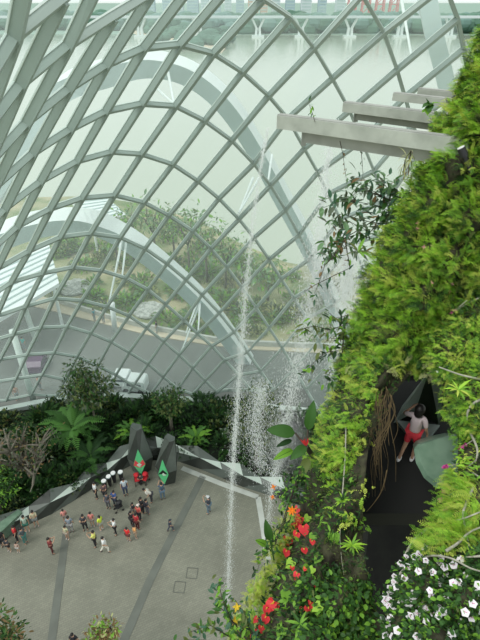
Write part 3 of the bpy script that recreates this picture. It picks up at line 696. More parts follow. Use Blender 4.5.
def sub_skin(J, keys, extra, grow=1.0, fingers=False, sub=1, ends=None):
    keys = list(keys); V = [J[k] for k in keys]; Rr = [RD[k]*extra for k in keys]; E = [(keys.index(a), keys.index(b_)) for a, b_ in ED if a in keys and b_ in keys]
    if ends:
        for a, b_, f_ in ends:
            p = Vector(J[a]).lerp(Vector(J[b_]), f_); V.append(tuple(p)); Rr.append((RD[a]*(1-f_)+RD[b_]*f_)*extra*1.12); E.append((keys.index(a), len(V)-1))
    if fingers:
        for n_ in 'lr':
            w = Vector(J['wr'+n_]); h_ = Vector(J['hd'+n_]); d = (h_-w).normalized(); sd = d.cross(Vector((0, 0, 1))).normalized() if abs(d.z) < .9 else Vector((0, 1, 0))
            for q, (o_f, L) in enumerate(((-.026, .055), (-.009, .068), (.009, .064), (.026, .05))):
                p1 = h_+sd*o_f+d*.02; p2 = p1+d*L*.55+Vector((0, 0, -.008)); p3 = p2+d*L*.45+Vector((0, 0, -.02)); k = len(V)
                V += [tuple(p1), tuple(p2), tuple(p3)]; Rr += [.0095, .009, .0075]; E += [(keys.index('hd'+n_), k), (k, k+1), (k+1, k+2)]
            p1 = w.lerp(h_, .4)+sd*-.035; p2 = p1+sd*-.02+d*.035; k = len(V); V += [tuple(p1), tuple(p2)]; Rr += [.012, .009]; E += [(keys.index('wr'+n_), k), (k, k+1)]
    return skin(V, E, Rr, sub)
ALL = ['pel', 'wai', 'che', 'nb', 'nk', 'hl', 'ht']+[a+n_ for n_ in 'lr' for a in ('sh', 'el', 'wr', 'hd', 'hp', 'kn', 'an', 'to')]
TOP = ['pel', 'wai', 'che', 'nb', 'shl', 'shr', 'ell', 'elr']
cache = {}
def bodymeshes(pose):
    if pose in cache: return cache[pose]
    J = joints(pose); d = dict(J=J)
    d['body'] = sub_skin(J, ALL, 1.0)
    d['shirt'] = sub_skin(J, TOP[:6], 1.17, ends=[('shl', 'ell', .75), ('shr', 'elr', .75)])
    d['long'] = sub_skin(J, ['pel', 'hpl', 'hpr', 'knl', 'knr'], 1.18, ends=[('knl', 'anl', .92), ('knr', 'anr', .92)])
    d['short'] = sub_skin(J, ['pel', 'hpl', 'hpr'], 1.2, ends=[('hpl', 'knl', .8), ('hpr', 'knr', .8)])
    hx, hy, hz = J['ht']; mb = MB(); mb.sphere((hx, hy-.022, hz+.012), .108, .92, 1.0, 1.0, 10, 7, z0=-.25); mb.sphere((hx, hy-.065, hz-.03), .075, .95, .7, 1.1, 8, 6)
    o = mb.build('t', M['hair']); d['hair'] = o.data; bpy.data.objects.remove(o)
    fx = MB()
    for s in (-1, 1): fx.sphere((hx+s*.03, hy+.082, hz-.02), .011, nu=6, nv=4); fx.sphere((hx+s*.088, hy+.0, hz-.03), .022, .4, .8, 1.2, 6, 4, 1)
    fx.sphere((hx, hy+.098, hz-.05), .017, .7, 1, 1.2, 6, 4, 1); fx.box((hx, hy+.084, hz-.08), .04, .01, .008, mi=2)
    o = fx.build('t', [M['black'], M['skin'], M['p_pink']]); d['face'] = o.data; bpy.data.objects.remove(o)
    for n_ in 'lr':
        a = J['an'+n_]; o = MB().sphere((a[0], a[1]+.05, a[2]-.03), .06, .75, 1.9, .75, 8, 5).build('t', M['black']); d['shoe'+n_] = o.data; bpy.data.objects.remove(o)
    cache[pose] = d; return d
cmats = {}
def cloth(c):
    if c not in cmats: cmats[c] = mat('cloth_%02d' % len(cmats), c, .85)
    return cmats[c]
def ch(me, name, m, parent):
    o = bpy.data.objects.new(name, me); C.objects.link(o); o.parent = parent
    if m is not None:
        if not me.materials: me.materials.append(M['skin'])
        o.material_slots[0].link = 'OBJECT'; o.material_slots[0].material = m
    return o
def person(loc, rz, pose, shirt, pants, label, sc=1.0, short=False, hat=None, bag=None, cat='person', group='visitors on the plaza', tilt=(0, 0)):
    d = bodymeshes(pose); sc *= .84; root = empty('person', loc, rz); root.scale = (sc,)*3; root.rotation_euler = (tilt[0], tilt[1], rz)
    bo = ch(d['body'], 'body', M['skin'], root); ch(d['shirt'], 'shirt', cloth(shirt), root); ch(d['short' if short else 'long'], 'shorts' if short else 'trousers', cloth(pants), root)
    ch(d['hair'], 'hair', M['hair'], root); ch(d['face'], 'face', None, bo)
    for q in 'lr': ch(d['shoe'+q], 'shoe', cloth((.05, .05, .05) if not short else (.5, .5, .5)), root)
    hx, hy, hz = d['J']['ht']
    if hat: MB().sphere((hx, hy, hz+.03), .115, nu=10, nv=5, z0=0).box((hx, hy+.11, hz+.04), .14, .12, .015).build('cap', cloth(hat), root)
    if bag: MB().sphere((hx, hy-.2, 1.22 if pose != 'crouch' else .6), .15, .9, .6, 1.25, 10, 6).build('backpack', cloth(bag), root)
    tag(root, label, cat, group); return root
B, W_, DK, RD_, YL, PK, BL, GY = (.02, .02, .025), (.72, .74, .74), (.05, .05, .06), (.55, .03, .035), (.62, .66, .08), (.75, .30, .27), (.05, .10, .28), (.30, .33, .34)
PP = [  # x, y of the feet, facing degrees, pose, shirt, trousers, label, scale, short, hat, bag
 (4, 546, 200, 'stand', B, B, 'person in black at the far left edge of the plaza', 1, 0, None, None),
 (10, 551, 160, 'photo', DK, B, 'person in dark clothes stooping beside the black-clad one at the left edge', .8, 1, None, None),
 (18, 541, 120, 'stand', RD_, B, 'person in a bright red top by the planter wall at left', 1, 0, None, None),
 (26, 543, 250, 'stand', (.08, .10, .11), (.06, .20, .18), 'person in dark grey top and teal trousers beside the red top', 1, 0, None, None),
 (28, 531, 200, 'stand', (.40, .50, .42), (.04, .16, .12), 'person in pale striped top and dark green skirt against the planter wall', 1, 1, None, None),
 (37, 526, 200, 'photo', (.48, .44, .30), (.20, .22, .22), 'person in a straw-coloured top leaning at the planter wall with raised arms', 1, 1, None, None),
 (19, 552, 180, 'stand', (.50, .36, .30), (.40, .40, .38), 'small child in pinkish clothes in front of the red top', .62, 1, None, None),
 (53, 553, 300, 'photo', (.22, .04, .04), (.10, .02, .02), 'person in dark red patterned clothes standing alone at left', 1, 0, None, None),
 (66, 522, 30, 'stand', PK, (.25, .2, .18), 'child in a salmon top at the back of the left cluster', .85, 1, None, None),
 (72, 532, 10, 'stand', (.24, .28, .33), (.30, .30, .30), 'person in a grey-blue shirt in the left cluster', 1.05, 0, None, None),
 (68, 539, 160, 'stand', (.52, .52, .34), (.35, .3, .25), 'child in a pale yellow top in front of the grey-blue shirt', .85, 1, None, None),
 (86, 530, 190, 'photo', DK, B, 'person dressed all in charcoal left of the salmon top', 1, 0, None, None),
 (93, 526, 190, 'stand', (.72, .24, .22), (.30, .25, .22), 'person in a bright salmon top left of the neon yellow top', .9, 1, None, None),
 (102, 530, 60, 'stand', (.62, .80, .06), (.4, .4, .35), 'person in a neon yellow top in the middle of the crowd', .95, 1, None, None),
 (116, 534, 120, 'photo', W_, B, 'person in white top and black trousers in the crowd', 1, 0, None, None),
 (96, 546, 100, 'photo', (.70, .70, .18), B, 'person in a lemon top and black trousers in front of the neon top', 1, 0, None, None),
 (106, 552, 290, 'walk', W_, (.72, .70, .62), 'person in white walking with a long stride in front', 1, 0, None, None),
 (97, 498, 120, 'stand', W_, B, 'person in white top and black trousers left of the drums', 1.05, 0, None, None),
 (106, 499, 180, 'photo', (.10, .06, .07), B, 'person in black with a pink bag in front of the leftmost drum', 1, 0, None, (.6, .3, .3)),
 (109, 508, 170, 'stand', (.07, .08, .10), (.1, .1, .12), 'person in dark clothes left of the blue jacket', 1, 0, None, None),
 (116, 506, 160, 'photo', BL, (.04, .05, .08), 'person in a blue jacket below the drums', 1, 0, None, None),
 (126, 495, 200, 'stand', (.55, .62, .68), (.05, .07, .13), 'person in pale blue shirt and navy trousers right of the drums', 1.1, 0, None, None),
 (141, 483, 180, 'crouch', DK, B, 'person in dark clothes sitting low in front of the red and green screen', .9, 0, None, None),
 (163, 499, 20, 'photo', (.06, .10, .15), (.10, .16, .22), 'person in a dark blue jacket photographing the right crystal', 1.1, 0, None, None),
 (152, 502, 90, 'lean', (.62, .60, .54), DK, 'person in an off-white top bending forward below the crystals', 1, 0, None, None),
 (143, 513, 320, 'stand', B, B, 'person in black at the top of the dense queue', 1.05, 0, None, None),
 (148, 514, 320, 'stand', (.05, .05, .06), (.12, .12, .14), 'person with a dark rucksack at the top of the dense queue', 1, 0, None, (.02, .02, .03)),
 (140, 520, 330, 'stand', (.62, .12, .10), B, 'person in a red and white top in the middle of the dense queue', 1, 0, (.7, .6, .55), None),
 (133, 526, 330, 'stand', B, B, 'person in black on the left side of the dense queue', 1, 0, None, None),
 (138, 529, 330, 'stand', (.42, .03, .04), (.1, .02, .02), 'person all in dark red in the dense queue', 1.05, 0, None, None),
 (136, 538, 300, 'stand', (.75, .38, .14), (.45, .35, .25), 'child in an orange top at the lower end of the queue', .85, 1, None, None),
 (129, 541, 340, 'stand', (.72, .03, .03), (.12, .03, .03), 'person in a vivid red top at the lower end of the queue', .9, 1, None, None),
 (134, 515, 150, 'stand', (.04, .04, .05), (.1, .1, .1), 'child in black beside the middle of the queue', .8, 1, None, None),
 (171, 531, 300, 'walk', (.03, .04, .06), (.04, .05, .08), 'child in navy walking alone beside the dark paving band', .75, 0, (.03, .04, .06), None),
 (209, 513, 60, 'photo', (.05, .06, .08), (.13, .19, .24), 'person in grey cap dark jacket and jeans alone near the waterfall', 1.1, 0, (.55, .57, .58), None),
 (77, 648, 0, 'stand', B, B, 'person with black hair cut off by the bottom edge of the photograph', 1, 0, None, None),
]
for x, y, a, pose, s_, p_, lab, sc, short, hat, bag in PP:
    person(gnd(x, y, .03), R(a), pose, s_, p_, lab, sc, bool(short), hat, bag)
for x, y, s_, lab in ((25, 350, (.10, .55, .50), 'person in a turquoise top outside beside a leaning column'), (18, 400, (.55, .30, .22), 'person in a rusty top outside at the lower left of the glass'), (95, 321, (.10, .30, .35), 'person in a blue-green top on the garden path'), (104, 323, (.45, .2, .15), 'person in a reddish top on the garden path'), (157, 333, DK, 'person in dark clothes on the garden path under the arch'), (41, 390, (.5, .25, .2), 'person in a rose top outside right of a leaning column')):
    person(gnd(x, y, .1), R(random.uniform(0, 360)), 'stand', s_, GY, lab, 1.0, group='people outside')
# red pushchairs by the left crystal, folded black pushchair
def pushchair(loc, rz, m, label):
    root = empty('pushchair', loc, rz); root.scale = (.75,)*3
    mb = MB(); mb.box((0, 0, .5), .42, .5, .06); mb.box((0, -.25, .75), .42, .06, .5); mb.sphere((0, -.1, .95), .26, .9, 1, .6, 8, 5, z0=0); mb.build('seat', m, root)
    MB().tube([(-.2, .3, .1), (-.2, -.3, .9), (0, -.38, 1.0), (.2, -.3, .9), (.2, .3, .1)], .018, 6).tube([(-.2, -.3, .1), (-.2, .2, .6)], .018, 6).tube([(.2, -.3, .1), (.2, .2, .6)], .018, 6).build('frame', M['black'], root)
    for sx in (-.22, .22):
        for sy in (-.3, .3): MB().tube([(sx-.02, sy, .1), (sx+.02, sy, .1)], .1, 12).build('wheel', M['rubber'], root)
    tag(root, label, 'pushchair', 'pushchairs on the plaza')
redc = mat('red_cloth', (.55, .02, .03), .8)
pushchair(gnd(137.5, 483, .03), R(200), redc, 'red pushchair left of the seated figure by the crystals')
pushchair(gnd(145.5, 482, .03), R(160), redc, 'red pushchair right of the seated figure by the crystals')
pushchair(gnd(119, 510, .03), R(120), M['black'], 'black pushchair below the blue jacket')

# vehicles outside
def vehicle(loc, rz, L, Wd, Hh, m, label, van=True):
    root = empty('buggy' if van else 'car', loc, rz)
    if van: prof = [(-L/2, .25), (L/2, .25), (L/2, Hh*.45), (L/2-.2, Hh*.6), (L/2-.5, Hh), (-L/2+.1, Hh), (-L/2, Hh-.15)]
    else: prof = [(-L/2, .3), (L/2, .3), (L/2, .75), (L/2-.6, .8), (L/2-.9, Hh), (-L/2+.6, Hh), (-L/2+.2, .8), (-L/2, .9)]
    MB().prism([(x, -Wd/2, z) for x, z in prof], (0, Wd, 0)).build('body', m, root); bdy = root.children[0]
    w = MB(); w.box((-.1, -Wd/2-.005, Hh*.72), L*.62, .02, Hh*.2); w.box((-.1, Wd/2+.005, Hh*.72), L*.62, .02, Hh*.2); w.bar((L/2-.2, 0, Hh*.62), (L/2-.46, 0, Hh-.08), Wd*.8, .03); w.build('windows', M['glassdark'], bdy)
    for sx in (-L*.32, L*.32):
        for sy in (-Wd/2, Wd/2): MB().tube([(sx, sy-.1, .24), (sx, sy+.1, .24)], .24, 16).build('wheel', M['rubber'], root)
    tag(root, label, 'buggy' if van else 'car', 'vehicles outside')
vehicle(gnd(136, 389, 0), R(172), 1.9, 1.2, 1.25, M['white_steel'], 'small white buggy on the road outside, the right one beside the small tree')
vehicle(gnd(120, 386.5, 0)+Vector((0, .3, 0)), R(175), 1.7, 1.2, 1.2, M['roof'], 'small white buggy outside half hidden behind the small tree')
vehicle(gnd(38, 368, 0), R(95), 2.2, 1.2, 1.1, mat('purple_paint', (.12, .06, .13), .3), 'dark purple car seen between the leaning columns', False)

# ================================================================== MOUNTAIN (plant wall)
YS = [-60, -20, 30, 60, 100, 130, 200, 260, 320, 345, 370, 400, 450, 500, 550, 600, 660, 720]
XL = [540, 520, 490, 473, 454, 440, 408, 376, 356, 350, 342, 330, 312, 302, 286, 268, 250, 238]
XR = [640, 640, 640, 640, 640, 640, 640, 640, 600, 450, 415, 386, 368, 363, 363, 373, 394, 406]
TT = [5.0, 5.1, 5.2, 5.3, 5.4, 5.5, 5.7, 5.9, 6.1, 6.2, 6.2, 6.1, 5.9, 5.6, 5.2, 4.8, 4.4, 4.1]
def bmp(x, y, s=1): return .15*s*(math.sin(x*.11+y*.07)+math.sin(y*.13-x*.05)+.6*math.sin(x*.31+y*.23))
def t1(x, y):
    xl = np.interp(y, YS, XL); s = (x-xl)/60
    return np.interp(y, YS, TT)+1.0*max(0, 1-max(s, 0))**2.2+bmp(x, y, .7)
def m1(x, y): return at(x, y, t1(x, y))
Y2 = [322, 336, 380, 430, 470, 510, 545, 570, 600, 660, 720]
XL2 = [440, 430, 440, 458, 458, 448, 428, 404, 392, 384, 380]
T2 = [5.7, 5.6, 5.3, 5.0, 4.8, 4.5, 4.3, 4.1, 3.9, 3.6, 3.4]
def t2(x, y):
    xl = np.interp(y, Y2, XL2); s = (x-xl)/40
    return np.interp(y, Y2, T2)+.5*max(0, 1-max(s, 0))**2+bmp(x, y, .5)
def m2(x, y): return at(x, y, t2(x, y))
def sheet(name, Ys, Xl, Xr, fn, m, back, ny=70, nx=26):
    mb = MB(); V = []; ys = np.linspace(Ys[0], Ys[-1], ny)
    for y in ys:
        a = np.interp(y, Ys, Xl); b_ = np.interp(y, Ys, Xr)
        for i in range(nx): V.append(list(fn(a+(b_-a)*i/(nx-1), y)))
    V2 = []
    for y in ys:
        a = np.interp(y, Ys, Xl); b_ = np.interp(y, Ys, Xr); c_ = (a+b_)/2
        for i in range(nx): x_ = a+(b_-a)*i/(nx-1); q_ = fn(x_, y); V2.append(list(q_+(q_-Vector((0, 0, H))).normalized()*back+(fn(c_, y)-q_)*.12))
    n = len(V)
    I = lambda j, i: j*nx+i
    Fs = [(I(j, i), I(j, i+1), I(j+1, i+1), I(j+1, i)) for j in range(ny-1) for i in range(nx-1)]
    Fb = [tuple(q+n for q in f[::-1]) for f in Fs]
    edge = [(I(0, i), I(0, i+1)) for i in range(nx-1)]+[(I(j, nx-1), I(j+1, nx-1)) for j in range(ny-1)]+[(I(ny-1, i+1), I(ny-1, i)) for i in range(nx-1)][::-1]+[(I(j+1, 0), I(j, 0)) for j in range(ny-1)]
    Fe = [(a, a+n, b_+n, b_) for a, b_ in edge]
    mb.add(V+V2, Fs+Fb+Fe); o = mb.build(name, m, smooth=True); tag(o, kind='structure'); return o
sheet('rock_face', YS, XL, XR, m1, M['rock'], 1.3)
sheet('rock_ledge', Y2, XL2, [640]*len(Y2), m2, M['rock'], .9, 50, 22)
# cavern behind: walls and walkway, the hollow's shade put into their colours
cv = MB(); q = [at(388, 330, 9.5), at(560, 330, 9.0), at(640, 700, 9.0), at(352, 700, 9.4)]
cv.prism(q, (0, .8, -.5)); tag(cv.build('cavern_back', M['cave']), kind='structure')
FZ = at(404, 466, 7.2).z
cv = MB(); cv.prism([(1.45, 4.1, FZ), (4.5, 4.1, FZ), (4.5, 6.8, FZ), (1.9, 6.8, FZ)], (0, 0, -.25)); tag(cv.build('walkway_floor', mat('walkway_in_shade', (.008, .009, .008), .9)), kind='structure')
# dark faceted cladding beside the walkway
ap = at(429, 371, 7.5); lf_ = at(394, 423, 7.9); rt = at(439, 425, 7.7); mid_ = at(407, 409, 7.2); bk = at(445, 385, 9.0)
mb = MB(); mb.add([ap, lf_, at(415, 412, 8.0), rt, bk, lf_+Vector((.2, .5, -.3))], [(0, 2, 1), (0, 3, 2), (0, 4, 3), (0, 1, 5), (1, 2, 3, 4, 5)], 0)
mb.m = [1, 0, 0, 1, 0]  # left facets coloured lighter so they read as lit
o = mb.build('faceted_cladding', [mat('green_dark_panel', (.022, .035, .020), .4), mat('lit_green_panel', (.20, .25, .21), .4)], origin=tuple(ap)); tag(o, 'dark green faceted panel rising to a point behind the child', 'cladding panel')
o = MB().prism([at(396, 420, 7.75), at(440, 425, 7.6), at(421, 448, 7.3)], (0, 0, -.05)).build('floor_panel', mat('pale_panel', (.16, .20, .18), .4), origin=tuple(at(418, 432, 7.5))); tag(o, 'pale triangular panel at the foot of the dark panel beside the child', 'panel')
for i, (x, y) in enumerate(((439, 371.5), (445, 374))):
    MBo = MB().sphere((0, 0, 0), .035, 1.4, 1, .7).tube([(0, 0, 0), (.1, .25, .15)], .015, 6); o = MBo.build('spotlight', mat('lamp_white', (.9, .92, .9), .4, emit=1.2)); o.location = at(x, y, 7.9); tag(o, 'small white lamp glowing under the ferns, '+('left' if i == 0 else 'right')+' of the pair', 'lamp', 'small white lamps')
# child
cd = bodymeshes('photo')
ck = gnd(407, 459, FZ)
sc = .60; J = joints('photo'); J['ell'] = (-.34, .08, 1.28); J['wrl'] = (-.22, .22, 1.42); J['hdl'] = (-.16, .25, 1.49); J['elr'] = (.25, -.04, 1.15); J['wrr'] = (.28, .08, .95); J['hdr'] = (.28, .11, .87)
J['knl'] = (-.11, -.06, .50); J['anl'] = (-.15, -.22, .10); J['tol'] = (-.16, -.10, .04); J['knr'] = (.10, .06, .5); J['anr'] = (.10, .0, .08); J['tor'] = (.11, .14, .04)
root = empty('child', ck, R(-35)); root.scale = (sc,)*3
bm_ = sub_skin(J, ALL, .92, fingers=True, sub=2); ch(bm_, 'body', M['skin'], root)
ch(sub_skin(J, TOP[:6], 1.14, sub=2, ends=[('shl', 'ell', .8), ('shr', 'elr', .8)]), 'shirt', cloth((.72, .60, .64)), root)
ch(sub_skin(J, ['pel', 'hpl', 'hpr'], 1.08, sub=2, ends=[('hpl', 'knl', .85), ('hpr', 'knr', .85)]), 'shorts', cloth((.62, .04, .06)), root)
hx, hy, hz = J['ht']; mb = MB(); mb.sphere((hx, hy-.015, hz+.015), .125, .95, 1.05, 1.0, 16, 12, z0=-.3); mb.sphere((hx, hy-.08, hz-.06), .10, 1, .75, 1.35, 14, 10); mb.build('hair', M['hair'], root, smooth=True)
ch(cd['face'], 'face', None, root)
for k, z in (('anl', .09), ('anr', .05)): MB().sphere((J[k][0], J[k][1]+.05, z), .07, .75, 1.8, .7, 10, 6).build('shoe', M['white'], root)
tag(root, 'dark-haired child in pale pink top and red shorts on the walkway', 'person')
# green tank / planter block
c = at(441, 462, 5.9); root = empty('green_box', c, 0)
mb = MB(); outl = [(414, 449), (418, 444), (436, 438), (455, 434), (478, 436), (484, 470), (470, 492), (436, 488), (424, 478), (416, 463)]
P = [at(x, y, 5.9-(y-440)*.006) for x, y in outl]; ce = sum(P, Vector())/len(P)
Pi = [p.lerp(ce, .1)+Vector((0, -.03, .05)) for p in P]; Pl = [p.lerp(ce, .12)+Vector((.2, .55, -.5)) for p in P]; nP = len(P)
mb.add(P+Pi+Pl, [tuple(range(nP, 2*nP))[::-1]]+[(i, i+nP, (i+1) % nP+nP, (i+1) % nP) for i in range(nP)]+[(i, (i+1) % nP, (i+1) % nP+2*nP, i+2*nP) for i in range(nP)]+[tuple(range(2*nP, 3*nP))])
g = mb.build('shell', M['green_tank'], root, smooth=False); g.matrix_parent_inverse = Matrix.Translation(-c)
tag(root, 'rounded grey-green box beside the child, half hidden by leaves', 'box')

# ------------------------------------------------------------------ fern carpets
def nrm(fn, x, y):
    a = fn(x+6, y)-fn(x-6, y); b_ = fn(x, y-6)-fn(x, y+6); n = a.cross(b_).normalized()
    return n if n.dot(Vector((0, 0, H))-fn(x, y)) > 0 else -n
def carpet(name, fn, inside, bbox, ncl, per, size, T, mats, label, dirb=(-.5, -.2, .25), spread=.8, weights=None, cat='ferns', lift=.03, cs=.06):
    mb = MB(); n = 0; tries = 0
    while n < ncl and tries < ncl*30:
        tries += 1; x = rr.uniform(bbox[0], bbox[2]); y = rr.uniform(bbox[1], bbox[3])
        if not inside(x, y): continue
        n += 1; nn = np.array(nrm(fn, x, y)); p = np.array(fn(x, y))+nn*lift
        ci = rng.choice(len(mats), p=weights) if weights is not None else rng.integers(len(mats))
        for i in range(per):
            d = nn*.55+np.array(dirb)+rdir()*spread
            if d@nn < 0: d = d-2*(d@nn)*nn
            V, Fs = T[random.randrange(len(T))]; s = size*random.uniform(.6, 1.25)
            ii = ci if rng.random() < .7 else rng.integers(len(mats))
            mb.add((V*s)@rotm(d, np.array([0, 0, 1.])+nn*.8, random.uniform(-.5, .5)).T+p+rdir()*cs, Fs, int(ii))
    o = mb.build(name, [M[m] for m in mats]); tag(o, label, cat, kind='stuff'); return o
xl = lambda y: np.interp(y, YS, XL)
xr_ = lambda y: np.interp(y, YS, XR)
clump = lambda x, y: math.sin(x*.09+1)*math.sin(y*.075)+.5*math.sin(x*.2+y*.15)
carpet('fern_carpet', m1, lambda x, y: xl(y)-1 < x < min(xr_(y), 500) and (clump(x, y) > -.45 or rr.random() < .45) and not (x > 448 and 150 < y < 200 and rr.random() < .75) and not (448 < x < 470 and 275 < y < 300 and rr.random() < .7), (300, -10, 500, 372), 2000, 6, .16, FINE,
       ['l_lime', 'l_green', 'l_yellowgreen', 'l_deep', 'l_dark', 'l_olive'], 'bright green ferns covering the upper plant wall', weights=[.32, .24, .17, .11, .08, .08], dirb=(-.5, -.1, .45), cs=.04, spread=.6)
carpet('fern_fringe', m1, lambda x, y: 345+.0*x < y < 372 and xl(y) < x < 440, (330, 345, 445, 378), 110, 6, .16, FINE, ['l_green', 'l_yellowgreen', 'l_deep', 'l_pale'], 'drooping ferns hanging over the mouth of the dark hollow', dirb=(-.2, -.2, -.7))
carpet('moss_patches', m1, lambda x, y: xl(y) < x < xr_(y) and y > 360, (240, 360, 400, 660), 900, 4, .05, FROND_S, ['l_olive', 'l_deep', 'l_dark'], 'low dark moss on the rock ridge', cat='moss', lift=.01)
carpet('ridge_ferns', m1, lambda x, y: xl(y) < x < xl(y)+45 and 365 < y < 470, (290, 365, 380, 470), 210, 6, .12, FINE, ['l_green', 'l_lime', 'l_deep', 'l_yellowgreen'], 'feathery ferns on the upper rock ridge left of the roots', dirb=(-.5, -.1, .1))
carpet('ridge_moss_ferns', m1, lambda x, y: 325 < x < 368 and 405 < y < 520 and clump(x, y) > -.1, (325, 405, 368, 520), 60, 5, .10, FROND_S, ['l_lime', 'l_green', 'l_yellowgreen'], 'small bright ferns down the middle of the rock ridge', dirb=(-.2, -.3, 0))
carpet('yellow_ferns', m1, lambda x, y: abs(x-(274-(y-561)*.42)) < 11, (225, 515, 300, 648), 330, 6, .09, FINE, ['l_yellowgreen', 'l_pale', 'l_yellowgreen', 'l_lime'], 'pale yellow-green ferns trailing down the lower left of the ridge', dirb=(-.3, -.2, .0))
carpet('ivy_leaves', m1, lambda x, y: 300 < x < xr_(y)+3 and y > 572+(392-x)*.12, (295, 560, 395, 650), 380, 4, .055, ROUND, ['l_green', 'l_deep', 'l_deep', 'l_deep'], 'round-leaved green ground cover at the bottom of the ridge', cat='ground cover')  # mostly deep greens: the dimmer light low on the ridge is in the colour
carpet('ridge_foliage', m1, lambda x, y: xl(y)-3 < x < xl(y)+58 and y > 475, (235, 475, 360, 650), 250, 4, .07, LEAVES, ['l_deep', 'l_dark', 'l_dark', 'l_olive', 'l_deep', 'l_green'], 'mixed dark leaves around the red flowers', cat='foliage')
carpet('ledge_moss', m2, lambda x, y: np.interp(y, Y2, XL2) < x < 490, (380, 300, 490, 650), 600, 4, .05, FROND_S, ['l_olive', 'l_deep', 'l_dark'], 'dark moss on the right-hand ledge', cat='moss', lift=.01)
carpet('ledge_ferns', m2, lambda x, y: np.interp(y, Y2, XL2)-2 < x < 492 and y < 440, (425, 318, 490, 440), 420, 6, .10, FINE, ['l_green', 'l_lime', 'l_yellowgreen', 'l_deep'], 'bright ferns at the right edge above the pale twigs')
carpet('sword_ferns', m2, lambda x, y: np.interp(y, Y2, XL2)-1 < x < 478 and 478 < y < 552, (405, 480, 480, 552), 150, 5, .15, FINE, ['l_yellowgreen', 'l_lime', 'l_green'], 'yellow-green sword ferns above the white flowers', dirb=(-.7, -.2, .2), spread=.5)
carpet('impatiens_leaves', m2, lambda x, y: np.interp(y, Y2, XL2)-2 < x < 492 and y > 553, (378, 553, 492, 655), 700, 4, .045, ROUND, ['l_deep', 'l_dark', 'l_green', 'l_deep'], 'dense small dark leaves under the white flowers', cat='foliage')
carpet('right_leaves', m2, lambda x, y: np.interp(y, Y2, XL2) < x < 492 and 430 < y < 490, (445, 430, 492, 490), 60, 4, .07, LEAVES, ['l_lime', 'l_yellowgreen', 'l_green'], 'yellow-green leaves in front of the green box', cat='foliage')

# ------------------------------------------------------------------ flowers
def petal_fan(mb, c, n, r, w, face, mi=0, cup=.2, T=None):
    T = T or leaf_t(w, .1, .1); fz = Vector(face).normalized(); a0 = random.uniform(0, 6)
    u = fz.cross(Vector((.3, .1, .9))).normalized(); v = fz.cross(u)
    for i in range(n):
        a = a0+i*2*math.pi/n; d = (u*math.cos(a)+v*math.sin(a))+fz*cup
        mb.add((T[0]*r)@rotm(np.array(d), np.array(fz)).T+np.array(c), T[1], mi)
bush = empty('white_impatiens', m2(435, 640)); inv = Matrix.Translation(-m2(435, 640))
wf = [(388, 600), (394, 585), (409, 563), (418, 590), (440, 590), (428, 590), (436, 610), (460, 605), (469, 625), (459, 572), (399, 612), (415, 617), (429, 630), (451, 600), (410, 598), (392, 622), (445, 618), (433, 580), (468, 583), (476, 608), (430, 552), (456, 555), (446, 561), (437, 563), (427, 568), (441, 572), (404, 570), (412, 573), (424, 560), (400, 585), (411, 583), (403, 592), (420, 578), (397, 596), (434, 597), (447, 582), (452, 590), (462, 591), (432, 598), (423, 601), (439, 600), (446, 607), (390, 597), (396, 605), (393, 612), (406, 606), (413, 609), (449, 615), (454, 622), (458, 628), (470, 612), (474, 618), (477, 624), (435, 620), (421, 622), (441, 625), (408, 620), (397, 622), (402, 627), (413, 624), (398, 632), (407, 637), (422, 636), (445, 637), (466, 638), (477, 600), (476, 572), (400, 579), (415, 590), (451, 560), (426, 615), (390, 608), (465, 600), (472, 588), (385, 628), (388, 620), (430, 607), (463, 578), (419, 563), (384, 603)]
for x, y in wf:
    y2 = max(y, 548); mb = MB(); p = m2(x, y2)+nrm(m2, x, y2)*.06; s = random.uniform(.034, .046)
    petal_fan(mb, p, 5, s*.8, 1.25, (Vector((0, 0, H))-p).normalized()+Vector(rdir())*.35+Vector((0, 0, .5)), 0, .1)
    petal_fan(mb, p+Vector((0, 0, .005)), 2, s*.3, .5, (0, 0, 1), 1, .4)
    mb.tube([p, m2(x, y2)], .003, 4, 2); b_ = mb.build('flower', [M['p_white'], M['p_magenta'], M['l_green']], bush); b_.matrix_parent_inverse = inv
tag(bush, 'mound of many small white flowers filling the bottom right corner', 'flowers')
